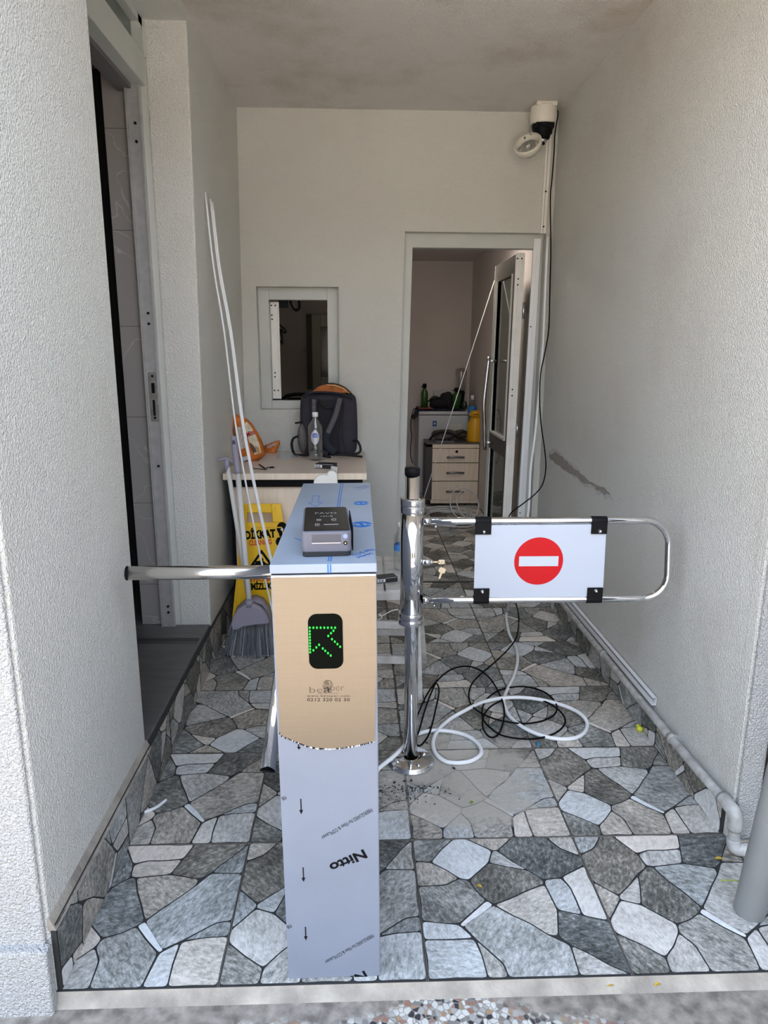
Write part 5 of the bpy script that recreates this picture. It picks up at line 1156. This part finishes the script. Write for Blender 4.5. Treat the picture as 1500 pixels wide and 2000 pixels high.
m = MB(); m.tube([onz(430, 1290, .003), onz(450, 1272, .01), ony(463, 1258, 3.35), ony(490, 1235, 3.45)], .0016, n=5); 
# long white rods, sagging slightly
RP = (((401, 375), (417, 520), (438, 648), (457, 808), (473, 904), (490, 997), (512, 1104), (530, 1185), (556, 1296)), ((411, 389), (426, 520), (449, 648), (470, 808), (487, 904), (506, 997), (529, 1097), (548, 1180), (575, 1296)))
for k, (pp, lab) in enumerate(zip(RP, ('thin white plastic rod leaning on the left wall, reaching highest', 'double white plastic rod leaning on the left wall, the right-hand one'))):
    yt = onx(*pp[0], -.691+.008*k).y; yb = onz(*pp[-1]).y; P_ = []
    for (px, py) in pp:
        t = (py-pp[0][1])/(pp[-1][1]-pp[0][1]); t = t**1.15
        P_.append(ony(px, py, yt+(yb-yt)*t))
    P_[-1] = onz(*pp[-1], .004)
    m = MB(); m.tube(P_, .0046, n=10, sub=4); o = tag(m.build('trunking_rod', M_whitepl), lab, 'rod')
    if k:
        m = MB(); m.tube([p+Vector((.0085*(1-.4*i/8), .002, -.012 if i == 0 else 0)) for i, p in enumerate(P_)], .0040, n=8, sub=4); m.build('second_strip', M_whitepl, o)

# ================================================================ white folding chair
ch = thing('folding_chair', 'old white-painted slatted folding chair behind the turnstile', 'chair', (.05, 3.1, 0)); cho = Vector(ch.location)
M_paint = mat('chipped_white_paint', (.60, .60, .585), .55, var=.14, vscale=18, vary_col=(.42, .40, .37))
def bar(a, b, w, h, name, mt=M_paint, up=(0, 0, 1)):
    a, b = Vector(a)-cho, Vector(b)-cho; mm_ = MB(); d = (b-a); u = Vector(up); u = (u-d.normalized()*u.dot(d.normalized())).normalized(); s_ = d.normalized().cross(u)
    mm_.prism([a-s_*w/2-u*h/2, a+s_*w/2-u*h/2, a+s_*w/2+u*h/2, a-s_*w/2+u*h/2], d); return mm_.build(name, mt, ch, bevel=.003)
zs = .455; yA, yB_ = 2.965, 3.50
for i in range(5):
    x0 = -.235+i*.088; x1 = x0+.082
    bar((x0+.041, yA, zs), (x0+.049, yB_, zs), .080, .016, 'seat_slat')
bar((-.23, yA+.006, zs-.018), (.20, yA+.006, zs-.018), .022, .040, 'seat_rail')
bar((-.23, yB_-.01, zs-.018), (.20, yB_-.01, zs-.018), .022, .036, 'seat_rail')
f1 = onz(825, 1294); f2 = onz(818, 1366)
bar(ony(817, 1205, 3.05), (f1.x, f1.y, 0.0), .046, .024, 'leg', up=(0, 1, 0)); bar(ony(812, 1180, 2.93), (f2.x, f2.y, 0.0), .034, .022, 'leg', up=(0, 1, 0))
bar((-.12, 3.00, .94), (-.30, 2.95, 0), .034, .022, 'leg', up=(0, 1, 0)); bar((-.12, 3.45, .94), (-.30, 3.42, 0), .034, .022, 'leg', up=(0, 1, 0))
for (ya, yy) in ((1215, 3.0), (1283, 2.95)):
    a = ony(740, ya, yy); b = ony(812, ya+6, yy); bar((-.25, yy, a.z), (b.x, yy, b.z), .020, .036, 'stretcher')
a = ony(740, 1232, 3.3); bar((-.25, 3.3, a.z), (a.x+.2, 3.3, a.z-.012), .018, .030, 'stretcher')
p1, p2 = ony(612, 942, 2.98), ony(656, 940, 2.98)
m = MB(); 
m.prism([ony(x, y, 2.98)-cho for x, y in ((611, 960), (613, 938), (620, 930), (632, 927), (639, 929), (640, 922), (645, 920), (653, 921), (658, 926), (661, 960))], (0, .020, 0)); m.prism([ony(x, y, 3.0)-cho for x, y in ((640, 960), (639, 926), (646, 921), (654, 922), (660, 960))], (0, .09, 0)); m.build('backrest', mat('cream_white_plastic', (.66, .66, .62), .4), ch, bevel=.004)
zt2 = zs+.008
q2 = onz(756, 1137, zt2); cigpack('black cigarette pack lying on the white folding chair seat', (q2.x-.005, q2.y+.02, zt2+.001), .30, 1.05)
bq = onz(784, 1120, zt2)
o2, k2 = bottle('water_bottle', 'crumpled clear water bottle with blue print on the chair, mostly hidden by the gate post', 'bottle', (bq.x-.002, bq.y+.06, zt2+.001), .235, .032)
m = MB(); m.lathe([(.0325, .10), (.0325, .13)], n=20); m.build('bottle_label', mat('blue_label', (.05, .22, .60), .4), o2)

# ================================================================ rear room
YFr = 7.15
fa, fb = ony(818, 803, YFr), ony(915, 803, YFr)
fr = thing('fridge', 'small white fridge with a blue sticker standing in the rear room', 'fridge', ((fa.x+fb.x)/2, YFr+.29, 0)); fo = Vector(fr.location); FH = fa.z; fw_ = (fb.x-fa.x)/2
M_fr = mat('fridge_white', (.50, .52, .56), .35)
m = MB(); m.box((-fw_, -.24, .0), (fw_, .155, FH-.03)); m.build('cabinet', M_fr, fr, bevel=.006)
m = MB(); m.box((-fw_, -.29, .06), (fw_, -.245, FH-.045)); dr = m.build('door', M_fr, fr, bevel=.008)
m = MB(); m.box((-fw_, -.28, FH-.035), (fw_, .155, FH)); m.build('top_panel', mat('fridge_top', (.60, .60, .62), .4), fr, bevel=.005)
m = MB(); a = ony(845, 822, YFr)-fo; m.box((a.x, -.2925, a.z-.055), (a.x+.042, -.290, a.z)); m.build('energy_sticker', mat('blue_sticker', (.02, .07, .30), .4), dr); m = MB(); m.box((a.x+.004, -.2925, a.z-.085), (a.x+.042, -.290, a.z-.068)); m.box((a.x+.012, -.2945, a.z-.035), (a.x+.03, -.292, a.z-.018)); m.build('sticker_print', MATS['sign_white'], dr)
m = MB(); m.box((.06, -.2915, FH-.32), (.19, -.2900, FH-.13)); m.build('paper_note', mat('paper', (.60, .58, .54), .8), dr)
YDr = 6.80
pa, pb_ = ony(845, 868, YDr), ony(936, 868, YDr); 
du = thing('drawer_unit', 'three-drawer pale wood pedestal with grey handles and a lock in the rear room', 'drawer unit', ((pa.x+pb_.x)/2, YDr+.13, 0)); duo = Vector(du.location); hw = (pb_.x-pa.x)/2; DH = pa.z
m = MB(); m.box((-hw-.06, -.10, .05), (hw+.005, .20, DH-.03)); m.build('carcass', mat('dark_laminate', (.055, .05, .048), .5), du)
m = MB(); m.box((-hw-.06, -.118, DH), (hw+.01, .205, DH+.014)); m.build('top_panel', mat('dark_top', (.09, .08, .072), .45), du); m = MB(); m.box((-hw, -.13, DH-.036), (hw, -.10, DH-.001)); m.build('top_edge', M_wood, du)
zs_ = [ony(845, yy, YDr).z for yy in (869, 904, 940, 977)]
for i in range(3):
    z1, z0 = zs_[i]-.004, zs_[i+1]+.004
    if i == 0: z1 = DH-.042
    tlt = .0
    m = MB(); m.box((-hw, -.13, z0), (hw, -.108, z1)); dd = m.build('drawer', M_wood, du, bevel=.001)
    zh = (z0+z1)/2-.005+(0 if i else -.01)
    m = MB(); m.tube([(-.085, -.132, zh-.004), (-.06, -.150, zh), (0, -.156, zh+.003), (.06, -.150, zh), (.085, -.132, zh-.004)], .011, n=8, ry=.007, up=(0, 1, 0)); m.build('drawer_handle', mat('pewter', (.20, .20, .20), .35, .8), dd)
    if i == 0:
        m = MB(); m.cyl((.01, -.13, zh+.055), (.01, -.137, zh+.055), .013, n=20); m.build('lock', M_black, dd)
m = MB(); m.box((-hw-.01, -.125, .025), (hw, -.10, .06)); m.build('plinth', M_wood, du)
m = MB()
for sx_ in (-1, 1): m.cyl((sx_*.15, 0, 0), (sx_*.15, 0, .05), .02)
m.build('caster', M_black, du)
# things on the drawer unit
TZ = DH+.0145
fl = ony(927, 858, 6.92); fl.z = TZ; fr_ = (ony(942, 830, fl.y)-ony(911, 830, fl.y)).length/2; fh = ony(927, 802, fl.y).z-TZ
th = thing('vacuum_flask', 'yellow plastic vacuum flask standing on the drawer unit', 'flask', fl)
M_fl = mat('mustard_plastic', (.72, .38, .015), .35)
m = MB(); m.lathe([(0, 0), (fr_*.98, 0), (fr_, .01), (fr_, fh*.52), (fr_*.93, fh*.60), (fr_*.62, fh*.74), (fr_*.58, fh*.78), (0, fh*.78)], n=32); m.build('flask_body', M_fl, th)
m = MB(); m.lathe([(0, fh*.77), (fr_*.60, fh*.77), (fr_*.62, fh*.97), (fr_*.50, fh), (0, fh)], n=28); m.box((-fr_*.75, -.012, fh*.84), (-fr_*.4, .012, fh*.93)); m.build('flask_cap', M_fl, th)
m = MB(); m.box((-.022, -fr_*.62-.003, fh*.885), (.018, -fr_*.5, fh*.91)); m.build('pouring_slot', mat('dark_amber', (.12, .05, .01), .5), th)
m = MB(); m.tube([(fr_*.6, 0, fh*.8), (fr_*1.15, 0, fh*.7), (fr_*1.2, 0, fh*.4), (fr_*.9, 0, fh*.3)], .009, n=8); m.build('flask_handle', mat('dark_amber', (.12, .05, .01)), th)
hh = ony(868, 857, 6.86); hh.z = TZ
hat = tag(MB().blob((hh.x, hh.y+.06, TZ+.064), (.125, .085, .052), 5, .14, 4).build('cap', mat('brown_cloth', (.115, .10, .085), .95, var=.4, vscale=30, bump=.004, bscale=50)), 'rumpled brown cloth cap lying on the drawer unit', 'cap')
hat.name = 'cloth_cap'
m = MB(); m.tube([(hh.x-.145, hh.y+.02, TZ+.02), (hh.x-.10, hh.y-.01, TZ+.075), (hh.x-.02, hh.y-.03, TZ+.10), (hh.x+.07, hh.y-.02, TZ+.085), (hh.x+.13, hh.y, TZ+.05)], .012, n=8); m.build('cap_band', M_strap, hat)
g2 = ony(898, 858, 6.90); g2.z = TZ
m = MB(); m.blob((g2.x+.02, g2.y+.13, TZ+.058), (.075, .055, .048), 9, .2, 4); bagb = tag(m.build('waist_bag', mat('olive_brown_cloth', (.10, .085, .06), .95, var=.4, vscale=30, bump=.004, bscale=50)), 'small olive-brown cloth bag between the cap and the yellow flask', 'bag')
m = MB(); m.tube([(g2.x-.11, g2.y+.02, TZ+.012), (g2.x-.05, g2.y-.0, TZ+.05), (g2.x+.03, g2.y+.01, TZ+.095), (g2.x+.08, g2.y+.02, TZ+.09)], .010, n=8); m.build('bag_strap', M_strap, bagb)
m = MB(); m.box((hh.x-.08, hh.y-.015, TZ+.0005), (hh.x+.10, hh.y+.05, TZ+.010)); tag(m.build('notebook', mat('grey_blue_cover', (.20, .23, .28), .5), bevel=.002), 'thin grey-blue notebook under the brown cloth cap', 'notebook')
# things on the fridge
FT = FH+.0005
cl0 = onz(860, 802, FT)
m = MB(); xs0 = fo.x-fw_-.05
rows = []
rn = random.Random(6)
for i in range(9):
    row = []
    for j in range(20):
        x = xs0+j*(2*fw_+.02)/19; y = YFr-.012+i*.40/8; z = FT+.006+rn.uniform(0, .012)
        if x < fo.x-fw_+.004: z -= .05+.05*(fo.x-fw_-x)/.05
        row.append((x, y+rn.uniform(-.006, .006), z))
    rows.append(row)
m.grid(rows); tag(m.build('table_cloth', mat('navy_cloth', (.025, .035, .075), .9, var=.5, vscale=18), smooth=True, solid=.003), 'crumpled dark blue cloth spread over the fridge top', 'cloth')
FT2 = FT+.020
def greenb(px, label, top_px, r=.037, dark=False):
    c = ony(px, 798, YFr+.06); c.z = FT2; h = ony(px, top_px, YFr+.06).z-FT2
    o = thing('green_bottle', label, 'bottle', c)
    m = MB(); m.lathe([(0, 0), (r, 0), (r, h*.62), (r*.9, h*.68), (r*.36, h*.80), (r*.34, h*.84)], n=24); m.build('bottle_body', mat('green_bottle_plastic', (.022, .085, .014), .15, spec=.8), o)
    m = MB(); m.lathe([(r*.42, h*.78), (r*.42, h*.84), (r*.55, h*.86), (r*.62, h*.93), (r*.4, h), (0, h)], n=18); m.box((-r*.9, -.008, h*.84), (-r*.2, .008, h*.88)); m.build('spray_head', M_black, o)
    return o
greenb(828.5, 'green bottle with a black cap at the left end of the fridge top', 749)
g_ = greenb(891, 'green bottle with a wide black cap right of the black bag on the fridge', 757, .045)
m = MB(); c = ony(866, 792, YFr+.05); m.blob((c.x-.045, YFr+.10, FT2+.055), (.115, .06, .055), 3, .12, 4); m.blob((c.x+.04, YFr+.10, FT2+.085), (.06, .05, .085), 7, .12, 4); bb = tag(m.build('black_bag', mat('black_cloth', (.008, .008, .010), .8, bump=.003, bscale=30)), 'black soft shoulder bag heaped on the fridge top', 'bag')
m = MB(); m.tube([(c.x-.16, YFr+.05, FT2+.07), (c.x-.10, YFr+.04, FT2+.125), (c.x-.03, YFr+.04, FT2+.105)], .006, n=8); m.build('bag_handle', M_strap, bb)
a, b = ony(847, 764, YFr+.22), ony(886, 790, YFr+.22)
m = MB(); m.prism([(a.x, YFr+.20, FT2), (b.x, YFr+.20, FT2), (b.x, YFr+.20, a.z+.018), (a.x, YFr+.20, a.z)], (0, .05, 0)); bx = tag(m.build('cardboard_box', mat('white_carton', (.50, .50, .50), .7), bevel=.002), 'white carton box behind the black bag on the fridge', 'box')
m = MB(); m.box((a.x+.02, YFr+.1985, FT2+.07), (a.x+.05, YFr+.1995, FT2+.11)); m.build('box_print', mat('grey_print', (.2, .2, .22), .6), bx)
m = MB(); m.box((ony(808, 795, YFr).x+.06, YFr-.0, FT2), (ony(846, 795, YFr).x, YFr+.14, FT2+.012)); tag(m.build('red_tray', mat('dark_red_plastic', (.22, .02, .02), .4), bevel=.004), 'small dark red tray at the front left of the fridge top', 'tray')
# jug with clear top and small jars at the right of the fridge
c = ony(903, 795, YFr+.12); o = thing('glass_jar', 'clear upturned glass jar on a black base at the right of the fridge top', 'jar', (c.x-.01, YFr+.20, FT2)); 
htop = ony(893, 718, YFr+.2).z-FT2
m = MB(); m.lathe([(.035, htop*.42), (.05, htop*.55), (.046, htop*.7), (.062, htop*.85), (.055, htop*.97), (0, htop)], n=24); m.build('jar_glass', clear_mat('jar_glass', (.78, .78, .76), .5), o)
m = MB(); m.lathe([(0, 0), (.04, 0), (.035, htop*.2), (.045, htop*.38), (.036, htop*.43), (0, htop*.43)], n=24); m.build('jar_base', M_black, o)
c = ony(909, 795, YFr+.05); m = MB(); m.lathe([(0, 0), (.028, 0), (.028, .05), (.02, .06), (.02, .075), (0, .075)], (c.x-.01, YFr+.045, FT2), n=20); tag(m.build('small_jar', mat('dark_glass', (.04, .05, .04), .2)), 'small dark jar at the right front corner of the fridge top', 'jar')
c = onz(922, 850, TZ); c.y = 6.95; hb = ony(922, 776, 6.95).z-TZ
o3, k3 = bottle('water_bottle', 'clear plastic bottle with a blue label behind the yellow flask', 'bottle', (ony(921, 830, 7.085).x, 7.085, TZ), hb+.012, .042)
m = MB(); m.lathe([(.043, hb*.60), (.043, hb*.78)], n=20); m.build('bottle_label', MATS['blue_label'], o3)
# small cable behind the door jamb and socket wire on the left
m = MB(); m.tube([ony(x, y, 7.16) for x, y in ((816, 799), (807, 801), (802, 830), (804, 852), (802, 870), (802, 890), (806, 905))], .004, n=6); tag(m.build('hanging_cable', M_cabb), 'thin black cable hanging down left of the fridge', 'cable')
# dark bracket and cable loops seen through the hatch
m = MB(); YK = 5.1
YK = YB+.155; a, b = ony(543, 586, YK), ony(562, 600, YK); m.box((a.x, YK-.006, b.z), (b.x, YK+.05, a.z+.05)); br2 = m.build('adapter_box', M_black)
tag(br2, 'black adapter box high inside the hatch window', 'adapter')
m = MB(); m.tube([ony(x, y, YK+.002) for x, y in ((566, 580), (569, 594), (576, 605), (583, 604), (585, 594), (582, 580))], .008, n=8); tag(m.build('cable_loop', M_cabb), 'black cable loop hanging at the top of the hatch window', 'cable')
m = MB(); m.tube([ony(x, y, YK+.01) for x, y in ((545, 634), (553, 640), (558, 646), (555, 650), (548, 643), (551, 660), (551, 672), (549, 665))], .007, n=8); tag(m.build('cable_loop', M_cabb), 'black cable bundle hanging beside the open hatch sash', 'cable')
YO = 6.0; oc = thing('office_chair', 'dark round-backed chair inside the room behind the hatch window', 'chair', (ony(585, 780, YO).x, YO, 0))
oh = ony(585, 772, YO).z
m = MB(); m.tube([(-.16, 0, oh-.25), (-.15, 0, oh-.06), (-.08, 0, oh), (.08, 0, oh), (.15, 0, oh-.06), (.16, 0, oh-.25)], .016, n=10); m.prism([(x, .0, z+oh-.16) for x, z in rrect(-.15, .15, -.14, .14, .08)], (0, .03, 0)); m.build('backrest', M_black, oc, bevel=.005)
m = MB(); m.box((-.22, -.40, .45), (.22, .04, .50)); m.build('seat', M_black, oc, bevel=.02)
for x in (-.19, .19):
    for y in (-.36, .0): m = MB(); m.cyl((x, y, .46), (x*1.1, y*1.05, 0), .012); m.build('leg', M_black, oc)
    m = MB(); m.cyl((x*.8, .02, .48), (x*.8, .0, oh-.2), .012); m.build('back_post', M_black, oc)

# ================================================================ litter
def lit(mb, name, m_, label, cat, **k): return tag(mb.build(name, m_, **k), label, cat)
a, b = onz(279, 1587, .004), onz(325, 1562, .004)
lit(MB().tube([a, a.lerp(b, .5)+Vector((.006, -.008, 0)), b], .0052, n=8), 'cable_offcut', M_whitepl, 'short curved white cable offcut on the floor by the left skirting', 'offcut')
p = onz(1259, 1429); p.x = min(p.x, 1.132); m = MB(); m.blob((p.x, p.y, .0135), (.0135, .0135, .0125), 2, .05, 3); m.blob((p.x-.004, p.y+.008, .022), (.008, .008, .007), 3, .05, 2); lit(m, 'lemon_fruitlet', mat('lime_yellow', (.58, .60, .03), .5), 'tiny yellow-green fruit on the floor near the right skirting', 'fruit')
p = onz(1051, 1455); m = MB(); m.blob((p.x, p.y, .005), (.008, .014, .005), 4, .3, 2); lit(m, 'plastic_scrap', mat('teal_scrap', (.03, .20, .34), .5), 'teal plastic scrap on a tile joint right of the gate post', 'scrap')
def leafm(px, py, L_, w, ang, z=.004):
    c = onz(px, py, z); mb = MB(); R_ = Matrix.Rotation(ang, 3, 'Z'); n = 8; rows = []
    for i in range(n+1):
        t = i/n; hw_ = w*math.sin(math.pi*t)**.8+.0003; rows.append([c+R_ @ Vector(((t-.5)*L_, s_*hw_, .003*math.sin(t*3)+abs(s_)*.002)) for s_ in (-1, 0, 1)])
    mb.grid(rows); return mb
M_leafy = mat('yellow_leaf', (.52, .34, .04), .6, var=.3, vscale=60)
M_leafg = mat('green_leaf', (.16, .26, .04), .6)
for (px, py, L_, w, a_, mt, lab) in ((1404, 1678, .024, .0055, -.1, M_leafy, 'small yellow leaf on the tile by the pipe elbow'), (936, 1732, .016, .005, -.5, M_leafy, 'small curled yellow leaf on the front floor tile'), (921, 1568, .014, .006, .5, M_leafg, 'olive leaf scrap at the edge of the cement dust'), (1192, 1925, .022, .005, .1, M_leafy, 'yellow-brown leaf on the step below the front tiles'), (1284, 1924, .020, .004, .2, M_leafy, 'narrow yellow leaf on the step, furthest right'), (957, 1945, .016, .006, 1.2, M_leafy, 'curled yellow leaf on the pavement centre')):
    lit(leafm(px, py, L_, w, a_, .004 if py < 1900 else -.018 if py < 1930 else -.038), 'fallen_leaf', mt, lab, 'leaf', solid=.0008)
lit(leafm(630, 1967, .024, .006, .7, -.037), 'green_leaf', M_leafg, 'larger green leaf piece on the pavement near the turnstile foot, left one', 'leaf', solid=.0008)
lit(leafm(503, 1982, .022, .007, .8, -.037), 'green_leaf', M_leafg, 'green leaf piece beside the orange filter on the pavement', 'leaf', solid=.0008)
a, b = onz(1407, 1719, .004), onz(1448, 1720, .004)
lit(MB().tube([a, b], .0016, n=6, sub=1), 'green_twig', mat('twig_green', (.38, .42, .06), .6), 'short green twig on the tile beside the grey downpipe', 'twig')
p = onz(440, 1966, -.036); m = MB(); m.cyl((p.x-.012, p.y, -.036), (p.x+.014, p.y-.001, -.036), .0085, n=16); f_ = lit(m, 'cigarette_filter', mat('orange_yellow_paper', (.78, .42, .02), .5), 'orange-yellow filter tip lying on the pavement', 'filter tip')
m = MB(); m.cyl((p.x-.0165, p.y, -.036), (p.x-.012, p.y, -.036), .0082, n=16); m.build('filter_end', M_whitepl, f_)
M_bscr = mat('blue_scrap', (.03, .16, .62), .5)
for px, py, lab in ((357, 1965, 'blue plastic scrap on the pavement near the step'), (186, 1994, 'blue plastic scrap at the bottom left of the pavement')):
    p = onz(px, py, -.038); m = MB(); m.blob((p.x, p.y, -.040), (.006, .008, .005), px, .35, 2); lit(m, 'blue_scrap', M_bscr, lab, 'scrap')
# crumbs of dark debris on the floor below the gate post
rn = random.Random(21); m = MB()
for i in range(120):
    px, py = rn.gauss(800, 42), 1535+abs(rn.gauss(0, 16)); 
    if px < 745 or px > 900: continue
    p = onz(px, py); r = rn.uniform(.0010, .0032) ; m.blob((p.x, p.y, .0015+r*.5), (r, r*rn.uniform(.6, 1.5), r*.7), i, .2, 1)
for px, py in ((743, 1546), (790, 1527), (803, 1526), (770, 1530), (886, 1502), (833, 1452)): p = onz(px, py); m.blob((p.x, p.y, .004), (.005, .004, .003), px, .3, 2)
cr = lit(m, 'debris_crumbs', mat('black_crumb', (.02, .02, .02), .8), 'dark crumbs scattered on the floor in front of the gate post', 'debris'); cr['kind'] = 'stuff'
rn = random.Random(22); m = MB()
for i in range(90):
    px, py = rn.uniform(90, 1460), rn.uniform(1935, 1999); p = onz(px, py, -.044); r = rn.uniform(.0015, .005); m.blob((p.x, p.y, -.043), (r, r*rn.uniform(.6, 1.6), r*.6), i, .3, 1)
cr = lit(m, 'debris_crumbs', mat('dark_crumb', (.03, .028, .026), .8), 'dark bits of grit scattered over the pavement before the step', 'debris'); cr['kind'] = 'stuff'
p = onz(1345, 1960, -.03);
